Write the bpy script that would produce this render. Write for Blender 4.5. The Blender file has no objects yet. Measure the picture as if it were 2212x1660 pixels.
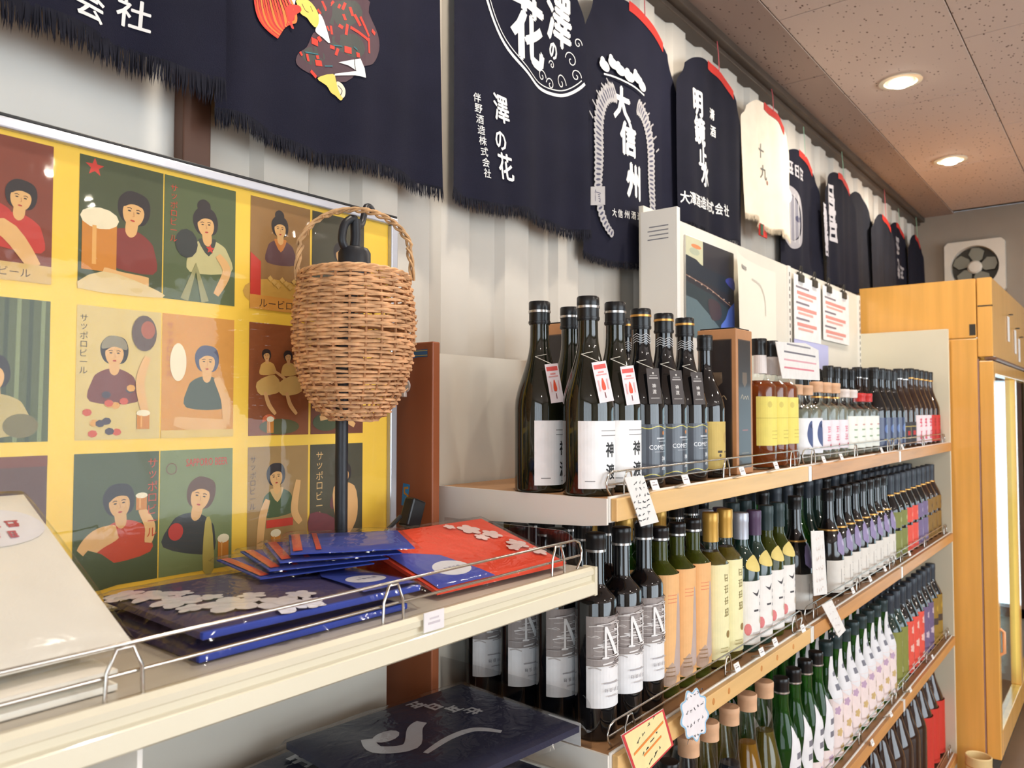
import bpy, bmesh, math, random
from mathutils import Vector, Matrix
random.seed(11)
S = bpy.context.scene
COL = S.collection
PI = math.pi

# ------------------------------------------------------------------ camera
ALPHA = math.radians(38.33)          # angle between view direction and the shelf wall
PITCH = math.atan(60/1700)
CAMZ = 1.45
cd = bpy.data.cameras.new('camera'); cam = bpy.data.objects.new('camera', cd); COL.objects.link(cam)
cam.location = (0, 0, CAMZ)
cam.rotation_euler = (PI/2+PITCH, 0, ALPHA-PI/2)
cd.sensor_width = 36; cd.lens = 1700/2212*36; cd.clip_start = .01
cd.dof.use_dof = True; cd.dof.focus_distance = 1.15; cd.dof.aperture_fstop = 9
S.camera = cam

# ------------------------------------------------------------------ light and exposure
S.view_settings.view_transform = 'Standard'; S.view_settings.look = 'None'
S.view_settings.gamma = 1; S.view_settings.use_curve_mapping = False
S.view_settings.exposure = 0.42
W = bpy.data.worlds.new('world'); S.world = W; W.use_nodes = True
W.node_tree.nodes['Background'].inputs[0].default_value = (.75, .87, 1, 1)
W.node_tree.nodes['Background'].inputs[1].default_value = 1.2

X1_ = 5.04
def area(name, loc, rot, sx, sy, power, col, spread=PI):
    l = bpy.data.lights.new(name, 'AREA'); l.shape = 'RECTANGLE'; l.size = sx; l.size_y = sy
    l.energy = power; l.color = col; l.spread = spread
    o = bpy.data.objects.new(name, l); COL.objects.link(o); o.location = loc; o.rotation_euler = rot
    return o
# daylight entering through the shop windows (window_1 opposite the shelves, window_2 behind the camera)
area('daylight_window_1', (1.9, -3.93, 1.42), (PI/2, 0, 0), 4.2, 2.0, 96, (.86, .93, 1))
area('daylight_window_2', (-2.73, -1.7, 1.42), (PI/2, 0, -PI/2), 3.0, 2.0, 42, (.86, .93, 1))
area('daylight_window_3', (X1_-.005, -.535, 1.01), (PI/2, 0, PI/2), 1.86, 1.2, 4.5, (.60, .92, 1))
LAMP_W = 4.6

# ray depth limits (shop glass needs few bounces)
C_ = S.cycles
C_.max_bounces = 7; C_.diffuse_bounces = 3; C_.glossy_bounces = 3; C_.transmission_bounces = 6; C_.transparent_max_bounces = 12
C_.caustics_reflective = False; C_.caustics_refractive = False; C_.use_adaptive_sampling = True; C_.adaptive_threshold = .08; C_.adaptive_min_samples = 16; C_.use_denoising = True

# ------------------------------------------------------------------ helpers
def lin(c):
    return tuple(((v/255)/12.92 if v/255 <= .04045 else ((v/255+.055)/1.055)**2.4) for v in c)
def rgba(c): return lin(c)+(1,)

def at(x, y, Y):
    """point on the plane Y for a pixel of the 2212x1660 frame"""
    f = Vector((math.cos(ALPHA)*math.cos(PITCH), math.sin(ALPHA)*math.cos(PITCH), math.sin(PITCH)))
    r = Vector((math.sin(ALPHA), -math.cos(ALPHA), 0)); u = r.cross(f)
    d = f + r*(x-1106)/1700 - u*(y-830)/1700
    return Vector((0, 0, CAMZ)) + d*(Y/d.y)

MATS = {}
def pm(name, c, rough=.5, var=.06, scale=30, bump=0., bscale=150, metal=0., coat=0., trans=0., ior=1.45, spec=.5, stretch=None):
    if name in MATS: return MATS[name]
    m = bpy.data.materials.new(name); m.use_nodes = True; nt = m.node_tree; N = nt.nodes; L = nt.links
    b = N['Principled BSDF']
    b.inputs['Roughness'].default_value = rough; b.inputs['Metallic'].default_value = metal
    b.inputs['Coat Weight'].default_value = coat; b.inputs['Coat Roughness'].default_value = .06
    b.inputs['Transmission Weight'].default_value = trans; b.inputs['IOR'].default_value = ior
    b.inputs['Specular IOR Level'].default_value = spec
    tc = N.new('ShaderNodeTexCoord'); co = tc.outputs['Object']
    if stretch:
        mp = N.new('ShaderNodeMapping'); mp.inputs['Scale'].default_value = stretch
        L.new(co, mp.inputs[0]); co = mp.outputs[0]
    n = N.new('ShaderNodeTexNoise'); n.inputs['Scale'].default_value = scale; n.inputs['Detail'].default_value = 4
    L.new(co, n.inputs['Vector'])
    r = N.new('ShaderNodeValToRGB'); l = lin(c)
    r.color_ramp.elements[0].position = .3; r.color_ramp.elements[1].position = .7
    r.color_ramp.elements[0].color = tuple(max(0, v*(1-var)) for v in l)+(1,)
    r.color_ramp.elements[1].color = tuple(min(1, v*(1+var)) for v in l)+(1,)
    L.new(n.outputs[0], r.inputs[0]); L.new(r.outputs[0], b.inputs['Base Color'])
    if bump:
        n2 = N.new('ShaderNodeTexNoise'); n2.inputs['Scale'].default_value = bscale; n2.inputs['Detail'].default_value = 3
        L.new(co, n2.inputs['Vector'])
        bp = N.new('ShaderNodeBump'); bp.inputs['Strength'].default_value = bump; bp.inputs['Distance'].default_value = .002
        L.new(n2.outputs[0], bp.inputs['Height']); L.new(bp.outputs[0], b.inputs['Normal'])
    MATS[name] = m
    return m

def film(name, tint, rough=.05, k=1., base=0.03, bump=0., bscale=40, ior=1.45):
    """thin clear sheet: transparent, with a Fresnel gloss on top"""
    if name in MATS: return MATS[name]
    m = bpy.data.materials.new(name); m.use_nodes = True; nt = m.node_tree; N = nt.nodes; L = nt.links
    N.remove(N['Principled BSDF']); out = N['Material Output']
    t = N.new('ShaderNodeBsdfTransparent'); t.inputs[0].default_value = tint+(1,)
    g = N.new('ShaderNodeBsdfGlossy'); g.inputs['Roughness'].default_value = rough
    fr = N.new('ShaderNodeLayerWeight'); fr.inputs['Blend'].default_value = .5
    pw = N.new('ShaderNodeMath'); pw.operation = 'POWER'; pw.inputs[1].default_value = 4.; L.new(fr.outputs['Facing'], pw.inputs[0])
    ma = N.new('ShaderNodeMath'); ma.operation = 'MULTIPLY_ADD'; ma.inputs[1].default_value = k; ma.inputs[2].default_value = base
    L.new(pw.outputs[0], ma.inputs[0])
    if bump:
        tc = N.new('ShaderNodeTexCoord'); n2 = N.new('ShaderNodeTexNoise'); n2.inputs['Scale'].default_value = bscale
        n2.inputs['Detail'].default_value = 2; n2.inputs['Distortion'].default_value = 1.0
        L.new(tc.outputs['Object'], n2.inputs['Vector'])
        bp = N.new('ShaderNodeBump'); bp.inputs['Strength'].default_value = bump; bp.inputs['Distance'].default_value = .004
        L.new(n2.outputs[0], bp.inputs['Height']); L.new(bp.outputs[0], g.inputs['Normal']); L.new(bp.outputs[0], fr.inputs['Normal'])
    mx = N.new('ShaderNodeMixShader'); L.new(ma.outputs[0], mx.inputs[0]); L.new(t.outputs[0], mx.inputs[1]); L.new(g.outputs[0], mx.inputs[2])
    L.new(mx.outputs[0], out.inputs[0])
    MATS[name] = m
    return m

def printmat(name, rough, coat=0., weave=False):
    m = bpy.data.materials.new(name); m.use_nodes = True; nt = m.node_tree; N = nt.nodes; L = nt.links
    b = N['Principled BSDF']; b.inputs['Roughness'].default_value = rough; b.inputs['Coat Weight'].default_value = coat
    a = N.new('ShaderNodeVertexColor'); a.layer_name = 'Col'
    n = N.new('ShaderNodeTexNoise'); n.inputs['Scale'].default_value = 60; n.inputs['Detail'].default_value = 4
    tc = N.new('ShaderNodeTexCoord'); L.new(tc.outputs['Object'], n.inputs['Vector'])
    mr = N.new('ShaderNodeMapRange'); mr.inputs['To Min'].default_value = .9; mr.inputs['To Max'].default_value = 1.08
    L.new(n.outputs[0], mr.inputs[0])
    mx = N.new('ShaderNodeMix'); mx.data_type = 'RGBA'; mx.blend_type = 'MULTIPLY'; mx.inputs[0].default_value = 1
    L.new(a.outputs[0], mx.inputs[6]); L.new(mr.outputs[0], mx.inputs[7]); L.new(mx.outputs[2], b.inputs['Base Color'])
    MATS[name] = m
    return m
PRINT = printmat('print_matte', .6); PRINTG = printmat('print_gloss', .35, .25)

def emit(name, c, s):
    m = bpy.data.materials.new(name); m.use_nodes = True; N = m.node_tree.nodes
    b = N['Principled BSDF']; b.inputs['Emission Color'].default_value = c+(1,); b.inputs['Emission Strength'].default_value = s
    MATS[name] = m
    return m

class MB:
    """collects shapes into one mesh"""
    def __init__(s): s.v = []; s.f = []
    def add(s, v, f):
        o = len(s.v); s.v += [tuple(p) for p in v]; s.f += [tuple(i+o for i in q) for q in f]; return s
    def box(s, x0, x1, y0, y1, z0, z1, b=0.):
        if b <= 0:
            v = [(x, y, z) for x in (x0, x1) for y in (y0, y1) for z in (z0, z1)]
            return s.add(v, [(0,1,3,2),(4,6,7,5),(0,4,5,1),(2,3,7,6),(0,2,6,4),(1,5,7,3)])
        bm = bmesh.new(); bmesh.ops.create_cube(bm, size=1)
        for p in bm.verts:
            p.co = Vector(((x0+x1)/2+p.co.x*(x1-x0), (y0+y1)/2+p.co.y*(y1-y0), (z0+z1)/2+p.co.z*(z1-z0)))
        bmesh.ops.bevel(bm, geom=bm.edges[:], offset=b, segments=2, affect='EDGES', profile=.5)
        return s.bm(bm)
    def bm(s, bm):
        bm.verts.index_update(); s.add([p.co[:] for p in bm.verts], [[q.index for q in f.verts] for f in bm.faces]); bm.free(); return s
    def lathe(s, prof, n=28, c=(0,0,0), a0=0., a1=2*PI):
        full = abs(a1-a0-2*PI) < 1e-6; m = n if full else n+1
        base = []; f = []
        for r, z in prof:
            base.append([(c[0]+r*math.cos(a0+(a1-a0)*i/n), c[1]+r*math.sin(a0+(a1-a0)*i/n), c[2]+z) for i in range(m)])
        v = [p for ring in base for p in ring]
        for k in range(len(prof)-1):
            for i in range(n):
                j = (i+1) % m
                f.append((k*m+i, k*m+j, (k+1)*m+j, (k+1)*m+i))
        if full and prof[0][0] > 1e-5: f.append(tuple(range(m-1, -1, -1)))
        if full and prof[-1][0] > 1e-5: f.append(tuple((len(prof)-1)*m+i for i in range(m)))
        return s.add(v, f)
    def tube(s, pts, r, n=7, closed=False, rad=None):
        P = [Vector(p) for p in pts]; K = len(P); v = []; f = []
        up = None
        for i, p in enumerate(P):
            a = P[i-1] if (i or closed) else P[i]; b = P[(i+1) % K] if (i < K-1 or closed) else P[i]
            t = (b-a).normalized() if (b-a).length > 1e-9 else Vector((0,0,1))
            if up is None:
                up = Vector((0,0,1)) if abs(t.z) < .9 else Vector((1,0,0))
            up = (up - t*up.dot(t)); up = up.normalized() if up.length > 1e-6 else t.orthogonal().normalized()
            w = t.cross(up); rr = rad[i] if rad else r
            for k in range(n):
                q = 2*PI*k/n; v.append(p+up*math.cos(q)*rr+w*math.sin(q)*rr)
        for i in range(K if closed else K-1):
            for k in range(n):
                a = i*n+k; b = i*n+(k+1) % n; j = (i+1) % K
                f.append((a, b, j*n+(k+1) % n, j*n+k))
        if not closed:
            f.append(tuple(range(n-1, -1, -1))); f.append(tuple((K-1)*n+k for k in range(n)))
        return s.add(v, f)
    def prism(s, pts, axis, a, b):
        """polygon (2d) extruded along axis 'x','y','z' from a to b"""
        def P(p, t): return {'x': (t, p[0], p[1]), 'y': (p[0], t, p[1]), 'z': (p[0], p[1], t)}[axis]
        n = len(pts); v = [P(p, a) for p in pts]+[P(p, b) for p in pts]
        f = [tuple(range(n-1, -1, -1)), tuple(range(n, 2*n))]+[(i, (i+1) % n, n+(i+1) % n, n+i) for i in range(n)]
        return s.add(v, f)
    def mesh(s, name, mat, smooth=None):
        me = bpy.data.meshes.new(name); me.from_pydata(s.v, [], s.f)
        bm = bmesh.new(); bm.from_mesh(me); bmesh.ops.recalc_face_normals(bm, faces=bm.faces[:]); bm.to_mesh(me); bm.free()
        if mat: me.materials.append(mat)
        if smooth is not None:
            me.polygons.foreach_set('use_smooth', [True]*len(me.polygons)); me.set_sharp_from_angle(angle=math.radians(smooth))
        return me
    def obj(s, name, mat, parent=None, smooth=None):
        return link(name, s.mesh(name, mat, smooth), parent)

def link(name, data, parent=None):
    o = bpy.data.objects.new(name, data); COL.objects.link(o)
    if parent: o.parent = parent
    return o
def tag(o, label, cat, group=None):
    o['label'] = label; o['category'] = cat
    if group: o['group'] = group
    return o
def thing(name, label, cat, loc=(0,0,0), group=None, rz=0.):
    o = link(name, None); o.location = loc; o.rotation_euler = (0,0,rz); o.empty_display_size = .02
    return tag(o, label, cat, group)
def struct(o): o['kind'] = 'structure'; return o
def dup(root, loc, label, group=None, rz=0.):
    r = root.copy(); COL.objects.link(r); r.location = loc; r.rotation_euler = (0,0,rz); r['label'] = label
    if group: r['group'] = group
    for ch in root.children:
        c = ch.copy(); COL.objects.link(c); c.parent = r
        for g in ch.children:
            d = g.copy(); COL.objects.link(d); d.parent = c
    return r
ORD = ['first','second','third','fourth','fifth','sixth','seventh','eighth','ninth','tenth','eleventh','twelfth','thirteenth','fourteenth','fifteenth']

# ------------------------------------------------------------------ flat print (lettering, emblems, pictures)
TXT = {}
_fc = {}
def glyphs(t, off):
    k = (t, off)
    if k not in TXT:
        c = bpy.data.curves.new('t', 'FONT'); c.body = t; c.offset = off; c.resolution_u = 2
        o = bpy.data.objects.new('t', c); COL.objects.link(o)
        me = bpy.data.meshes.new_from_object(o.evaluated_get(bpy.context.evaluated_depsgraph_get()))
        v = [(p.co.x, p.co.y) for p in me.vertices]; f = [tuple(p.vertices) for p in me.polygons]
        bpy.data.objects.remove(o); bpy.data.curves.remove(c); bpy.data.meshes.remove(me)
        if v:
            x0 = min(p[0] for p in v); x1 = max(p[0] for p in v); y0 = min(p[1] for p in v); y1 = max(p[1] for p in v)
            v = [(p[0]-(x0+x1)/2, p[1]-(y0+y1)/2) for p in v]
        TXT[k] = (v, f)
    return TXT[k]
def spline(pts, n=6, closed=True):
    P = [Vector(p) for p in pts]; K = len(P); out = []
    for i in range(K if closed else K-1):
        a, b, c, d = (P[(i-1) % K] if closed or i else P[0]), P[i], P[(i+1) % K], (P[(i+2) % K] if closed or i+2 < K else P[-1])
        for j in range(n):
            t = j/n
            out.append(.5*((2*b)+(c-a)*t+(2*a-5*b+4*c-d)*t*t+(3*b-a-3*c+d)*t**3))
    if not closed: out.append(P[-1])
    return [tuple(p) for p in out]
class Art:
    def __init__(s): s.it = []
    def poly(s, pts, c, smooth=0):
        if smooth: pts = spline(pts, smooth)
        s.it.append(([tuple(p[:2]) for p in pts], [tuple(range(len(pts)))], c)); return s
    def rect(s, x0, y0, x1, y1, c): return s.poly([(x0,y0),(x1,y0),(x1,y1),(x0,y1)], c)
    def ell(s, cx, cy, rx, ry, c, n=18, rot=0., a0=0., a1=2*PI):
        return s.poly([(cx+rx*math.cos(a)*math.cos(rot)-ry*math.sin(a)*math.sin(rot), cy+rx*math.cos(a)*math.sin(rot)+ry*math.sin(a)*math.cos(rot))
                       for a in (a0+(a1-a0)*i/n for i in range(n))], c)
    def stroke(s, pts, w, c, smooth=0, taper=0., closed=False):
        P = [Vector(p[:2]) for p in (spline(pts, smooth, closed) if smooth else pts)]
        if closed: P = P+[P[0]]
        L = []; R = []; K = len(P)
        for i, p in enumerate(P):
            d = P[min(i+1, K-1)]-P[max(i-1, 0)]
            if closed and i in (0, K-1): d = P[1]-P[K-2]
            d = d.normalized() if d.length > 1e-9 else Vector((1,0)); q = Vector((-d.y, d.x))
            ww = w/2*(1-taper*abs(2*i/(K-1)-1)**2)
            L.append(p+q*ww); R.append(p-q*ww)
        v = [tuple(x) for x in L]+[tuple(x) for x in R]
        s.it.append((v, [(i, i+1, K+i+1, K+i) for i in range(K-1)], c)); return s
    def ring(s, cx, cy, rx, ry, w, c, a0=0., a1=2*PI, n=40):
        pts = [(cx+rx*math.cos(a0+(a1-a0)*i/n), cy+ry*math.sin(a0+(a1-a0)*i/n)) for i in range(n+1)]
        return s.stroke(pts, w, c)
    def text(s, t, cx, cy, h, c, off=0., sx=1., rot=0., shear=0.):
        bold = off if off > .011 else 0.
        v, f = glyphs(t, 0. if bold else off); ca, sa = math.cos(rot), math.sin(rot)
        V = [((x*sx+y*shear)*h, y*h) for x, y in v]; d = bold*h*.62
        for ox, oy in (((0,0),(d,0),(-d,0),(0,d),(0,-d)) if d else ((0,0),)):
            s.it.append(([(cx+ox+x*ca-y*sa, cy+oy+x*sa+y*ca) for x, y in V], f, c, bool(ox or oy)))
        return s
    def vtext(s, t, cx, top, h, c, off=0., sx=1., step=None, lean=0., jit=0.):
        step = step or h*1.02
        for i, ch in enumerate(t):
            s.text(ch, cx+lean*i+random.uniform(-jit, jit), top-h/2-i*step, h, c, off, sx, random.uniform(-jit, jit)*8)
        return s
    def marks(s, n, x, y, h, c, dx=0., dy=0., seed=1, w=.10):
        """blurred writing that cannot be read in the photograph: clusters of strokes, no characters"""
        r = random.Random(seed)
        for i in range(n):
            cx, cy = x+dx*i, y+dy*i
            for k in range(3):
                q = cy+h*(.34-.34*k)+r.uniform(-.06,.06)*h; L = h*r.uniform(.28,.46); t = r.uniform(-.05,.05)*h
                s.stroke([(cx-L,q-t),(cx+L,q+t)], h*w*r.uniform(.7,1.3), c)
            for k in range(2):
                q = cx+h*(-.2+.4*k)+r.uniform(-.1,.1)*h; s.stroke([(q,cy-h*r.uniform(.3,.5)),(q+r.uniform(-.06,.06)*h,cy+h*r.uniform(.25,.45))], h*w*r.uniform(.7,1.3), c)
        return s
    def obj(s, name, mat, parent, fn, cut=None, dz=.00003, base=.0002):
        V = []; F = []; C = []
        li = -1
        for it in s.it:
            v, f, c = it[:3]
            if len(it) == 3 or not it[3]: li += 1
            else: li += .2
            bm = bmesh.new(); bv = [bm.verts.new((p[0], p[1], 0)) for p in v]
            for q in f:
                try: bm.faces.new([bv[i] for i in q])
                except ValueError: pass
            if cut or len(f) == 1: bmesh.ops.triangulate(bm, faces=bm.faces[:])
            if cut and v:
                for ax in (0, 1):
                    st = cut[ax]
                    if not st: continue
                    lo = min(p[ax] for p in v); hi = max(p[ax] for p in v); k = math.floor(lo/st)+1
                    while k*st < hi-1e-6:
                        co = Vector((0,0,0)); co[ax] = k*st; no = Vector((0,0,0)); no[ax] = 1
                        bmesh.ops.bisect_plane(bm, geom=bm.verts[:]+bm.edges[:]+bm.faces[:], plane_co=co, plane_no=no)
                        k += 1
            bm.verts.index_update(); o = len(V)
            V += [fn(p.co.x, p.co.y, base+li*dz) for p in bm.verts]
            cc = rgba(c)
            for q in bm.faces: F.append(tuple(o+p.index for p in q.verts)); C += [cc]*len(q.verts)
            bm.free()
        me = bpy.data.meshes.new(name); me.from_pydata([tuple(p) for p in V], [], F)
        at_ = me.color_attributes.new('Col', 'FLOAT_COLOR', 'CORNER')
        at_.data.foreach_set('color', [x for c in C for x in c])
        me.materials.append(mat)
        return link(name, me, parent)
def onY(y, s=-1):                      # print facing -Y on a plane of constant Y
    return lambda x, z, l: (x, y+s*l, z)
def cyl(R, z0=0., rot=0.):             # print wrapped round a bottle, facing -Y
    return lambda x, y, l: ((R+l)*math.sin(x/R+rot), -(R+l)*math.cos(x/R+rot), z0+y)

WHITE = (238,236,232); BLACK = (28,28,30)
# ------------------------------------------------------------------ materials of the place
M_WALL = pm('cream_siding', (207,199,187), .45, .03, 8)
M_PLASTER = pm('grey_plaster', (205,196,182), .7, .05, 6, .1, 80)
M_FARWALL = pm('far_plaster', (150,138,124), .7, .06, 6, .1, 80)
M_FLAT = pm('white_wall_panel', (226,222,214), .5, .03, 5)
M_BROWN = pm('dark_brown_paint', (92,60,44), .45, .12, 12)
M_MOULD = pm('dark_moulding', (78,66,56), .5, .15, 10)
M_BOARDBROWN = pm('reddish_brown_board', (158,90,56), .38, .12, 6, .05, 60, stretch=(1,1,.15))
M_CREAM = pm('cream_enamel', (226,217,192), .32, .02, 6, coat=.2)
M_CREAMBACK = pm('cream_back_panel', (226,219,204), .42, .03, 6)
M_WHITEMETAL = pm('white_enamel', (238,234,226), .32, .02, 6, coat=.2)
M_STRIPL = pm('light_wood_strip', (230,187,124), .42, .10, 5, .05, 60, stretch=(.6,8,8))
M_STRIPD = pm('tan_wood_strip', (205,146,84), .42, .14, 6, .05, 60, stretch=(.6,8,8))
M_KNOT = pm('wood_knot', (206,140,74), .5, .15, 90)
M_WIRE = pm('chrome_wire', (205,200,192), .22, .02, 20, metal=1.)
M_ORANGE = pm('orange_wood_laminate', (242,180,92), .22, .08, 5, coat=.35, stretch=(6,6,.35))
M_BLACK = pm('black_plastic', (26,26,28), .35, .1, 30)
M_IRON = pm('black_iron', (34,35,40), .42, .15, 40, .1, 200)
M_SILVER = pm('silver_aluminium', (196,198,206), .3, .03, 10, metal=.55)
M_DECK = pm('shelf_deck_brown', (176,132,92), .5, .10, 8)
M_FLOOR = pm('brown_floor', (150,112,78), .4, .12, 4)
M_ACR = film('clear_acrylic', (.90,.90,.90), .03, .8, .035)
M_ACRD = film('smoked_acrylic', (.86,.85,.85), .03, .8, .05)
M_SLEEVE = film('clear_plastic_sleeve', (.96,.96,.97), .10, .42, .03, .5, 38)
M_COVER = film('clear_cover_sheet', (.98,.97,.95), .03, .45, .022, .12, 14)
M_GLASSPANE = film('window_glass', (.92,.97,.97), .02, 1., .03)

def ceiling_material():
    m = bpy.data.materials.new('perforated_ceiling_board'); m.use_nodes = True; nt = m.node_tree; N = nt.nodes; L = nt.links
    b = N['Principled BSDF']; b.inputs['Roughness'].default_value = .8
    g = N.new('ShaderNodeNewGeometry'); mp = N.new('ShaderNodeMapping'); mp.inputs['Scale'].default_value = (1,1.7,1)
    L.new(g.outputs['Position'], mp.inputs[0])
    v = N.new('ShaderNodeTexVoronoi'); v.inputs['Scale'].default_value = 38; v.inputs['Randomness'].default_value = 1
    nz = N.new('ShaderNodeTexNoise'); nz.inputs['Scale'].default_value = 30
    L.new(mp.outputs[0], v.inputs['Vector']); L.new(mp.outputs[0], nz.inputs['Vector'])
    add = N.new('ShaderNodeMath'); add.operation = 'MULTIPLY_ADD'; add.inputs[1].default_value = .35; L.new(nz.outputs[0], add.inputs[0]); L.new(v.outputs['Distance'], add.inputs[2])
    r = N.new('ShaderNodeValToRGB'); r.color_ramp.elements[0].position = .30; r.color_ramp.elements[1].position = .37
    r.color_ramp.elements[0].color = rgba((120,96,84)); r.color_ramp.elements[1].color = rgba((206,186,174))
    L.new(add.outputs[0], r.inputs[0]); L.new(r.outputs[0], b.inputs['Base Color'])
    bp = N.new('ShaderNodeBump'); bp.inputs['Strength'].default_value = .4; bp.inputs['Distance'].default_value = .003
    L.new(r.outputs[0], bp.inputs['Height']); L.new(bp.outputs[0], b.inputs['Normal'])
    return m
M_CEIL = ceiling_material()

# ------------------------------------------------------------------ room shell
X0, X1, Y0, Y1, ZC = -2.8, 5.04, -4.0, 1.0, 2.575
struct(MB().box(X0, X1, Y0, Y1+.05, -.06, 0).obj('floor', M_FLOOR))
ceil = struct(MB().box(X0, X1, Y0, Y1+.05, ZC+.0105, ZC+.05).obj('ceiling', M_MOULD))
pme = MB().box(0, .906, 0, .394, 0, .012, .0015).mesh('ceiling_panel', M_CEIL)
y = .781
for j in range(13):
    yy = .781+.397*(1-j)-.397
    for i in range(9):
        xx = X0+.02+i*.91-(.455 if j % 2 else 0)
        if yy > Y1-.1 or yy < Y0-.3 or xx > X1-.2 or xx+.906 < X0: continue
        o = link('ceiling_panel', pme, ceil); o.location = (xx, yy, ZC)
# one narrow row of panels against the shelf wall
for i in range(9):
    xx = X0+.02+i*.91
    if xx < X1-.2:
        o = link('ceiling_panel', pme, ceil); o.location = (xx, .781, ZC); o.scale = (1, .5, 1)
# corrugated siding
prof = []
x = .57
while x < X1:
    prof += [(x, 1.0), (x+.080, 1.0), (x+.094, .984), (x+.172, .984)]
    x += .186
prof = [p for p in prof if p[0] < X1]+[(X1, 1.0)]
v = []; f = []
for k, (px, py) in enumerate(prof):
    v += [(px, py, 0), (px, py, ZC+.01)]
    if k: f.append((2*k-2, 2*k, 2*k+1, 2*k-1))
v0 = len(v); v += [(.57,1.05,0),(.57,1.05,ZC+.01),(X1,1.05,0),(X1,1.05,ZC+.01)]; f += [(v0, v0+2, v0+3, v0+1)]
wb = struct(MB().add(v, f).obj('wall_back', M_WALL))
MB().box(X0, .57, 1.0, 1.05, 0, ZC+.01).obj('flat_wall_panel', M_FLAT, wb)
struct(MB().box(.535, .575, .975, 1.0, 0, ZC, .002).obj('trim_1', M_BROWN))
t2 = MB(); t2.box(X0, X1, .93, 1.0, 2.548, ZC-.0005, .004); t2.box(X0, X1, .955, 1.0, 2.532, 2.55, .003)
struct(t2.obj('trim_2', M_MOULD))
# wall opposite the shelves and wall behind the camera, each with a wide shop window
def wall_with_window(name, wname, along, fixed, out, a0, a1, w0, w1, z0, z1, wm=None):
    mb = MB()
    def bx(m, p0, p1, q0, q1, d0, d1, b=0):
        if along == 'x': m.box(p0, p1, min(d0,d1), max(d0,d1), q0, q1, b)
        else: m.box(min(d0,d1), max(d0,d1), p0, p1, q0, q1, b)
    o = fixed+out*.05
    for p in ((a0,w0,0,ZC+.01),(w1,a1,0,ZC+.01),(w0,w1,0,z0),(w0,w1,z1,ZC+.01)): bx(mb, *p, fixed, o)
    struct(mb.obj(name, wm or M_PLASTER))
    fr = MB(); n = 4
    bx(fr, w0, w1, z0, z0+.05, fixed-out*.04, o); bx(fr, w0, w1, z1-.05, z1, fixed-out*.04, o)
    for i in range(n+1):
        c = w0+(w1-w0)*i/n; bx(fr, max(w0, c-.035), min(w1, c+.035), z0, z1, fixed-out*.04, o)
    wo = struct(fr.obj(wname, M_BROWN))
    for i in range(n):
        g = MB(); bx(g, w0+(w1-w0)*i/n+.03, w0+(w1-w0)*(i+1)/n-.03, z0+.04, z1-.04, fixed+out*.03, fixed+out*.036); g.obj('pane', M_GLASSPANE, wo)
wall_with_window('wall_front', 'window_1', 'x', Y0, -1, X0, X1, -.2, 4.0, .42, 2.42)
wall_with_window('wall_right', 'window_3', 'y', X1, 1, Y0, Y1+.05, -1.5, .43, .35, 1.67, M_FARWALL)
wall_with_window('wall_left', 'window_2', 'y', X0, -1, Y0, Y1+.05, -3.2, -.2, .42, 2.42)

# ------------------------------------------------------------------ recessed ceiling lamps
M_BULB = emit('lamp_glow', (1,.93,.80), 22); M_REFL = pm('lamp_reflector', (245,236,214), .25, .02, 10, metal=.2)
def downlight(x, y, label, power=LAMP_W):
    t = thing('ceiling_downlight', label, 'ceiling lamp', (x, y, ZC), 'recessed ceiling lamps')
    MB().lathe([(.052,.001),(.066,.0),(.068,-.004),(.052,-.006),(.050,-.002)], 32).obj('trim_ring', M_REFL, t, 40)
    MB().lathe([(.050,.0),(.044,-.002),(.030,-.005),(.0,-.006)], 28).obj('reflector', M_REFL, t, 40)
    b = MB().lathe([(0,-.0065),(.028,-.0065),(.030,-.012),(.024,-.018),(0,-.020)], 24).obj('bulb', M_BULB, t, 50)
    l = bpy.data.lights.new('lamp_light', 'AREA'); l.shape = 'DISK'; l.size = .07; l.energy = power; l.color = (1,.90,.77)
    o = bpy.data.objects.new('lamp_light', l); COL.objects.link(o); o.parent = t; o.location = (0,0,-.03)
k = 0
for (x, y, lb) in ((2.89,.60,'nearer glowing round ceiling lamp, above the dark aprons'),(3.94,.62,'farther glowing round ceiling lamp, toward the ventilation fan'),
                   (1.84,.60,'round ceiling lamp above the bottle shelves, outside the view'),(.80,.60,'round ceiling lamp above the yellow board, outside the view'),
                   (1.9,-2.35,'round ceiling lamp reflected large in the yellow board cover'),(1.45,-2.1,'round ceiling lamp reflected small in the yellow board cover'),
                   (2.9,-2.3,'round ceiling lamp by the opposite window'),(3.3,-.9,'round ceiling lamp over the aisle near the cabinet'),(1.2,-.9,'round ceiling lamp over the aisle behind the viewer'),
                   (-.8,-1.2,'round ceiling lamp over the shop entrance')):
    downlight(x, y, lb)

# ------------------------------------------------------------------ ventilation fan on the far wall
t = thing('ventilation_fan', 'square white wall ventilation fan with round grille and grey blades', 'fan', (X1, .68, 2.255))
M_FANW = pm('fan_white', (214,206,192), .45, .04, 10); M_FANB = pm('fan_blade_grey', (120,118,104), .4, .06, 10); M_FAND = pm('fan_dark', (56,52,44), .6, .1, 10)
R = .118; mb = MB(); n = 48; s_ = .147
def sq(a):
    c, s = math.cos(a), math.sin(a); k = s_/max(abs(c), abs(s)); return (c*k, s*k)
v = []; f = []
for i in range(n):
    a = 2*PI*(i+.5)/n; c, s = math.cos(a), math.sin(a); q = sq(a)
    v += [(-.045, R*c, R*s), (-.045, q[0], q[1]), (-.0, q[0]*1.0, q[1]*1.0), (-.004, R*.97*c, R*.97*s)]
for i in range(n):
    a, b = 4*i, 4*((i+1) % n)
    for p in range(4): f.append((a+p, b+p, b+(p+1) % 4, a+(p+1) % 4))
mb.add(v, f).obj('frame', M_FANW, t, 30)
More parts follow.
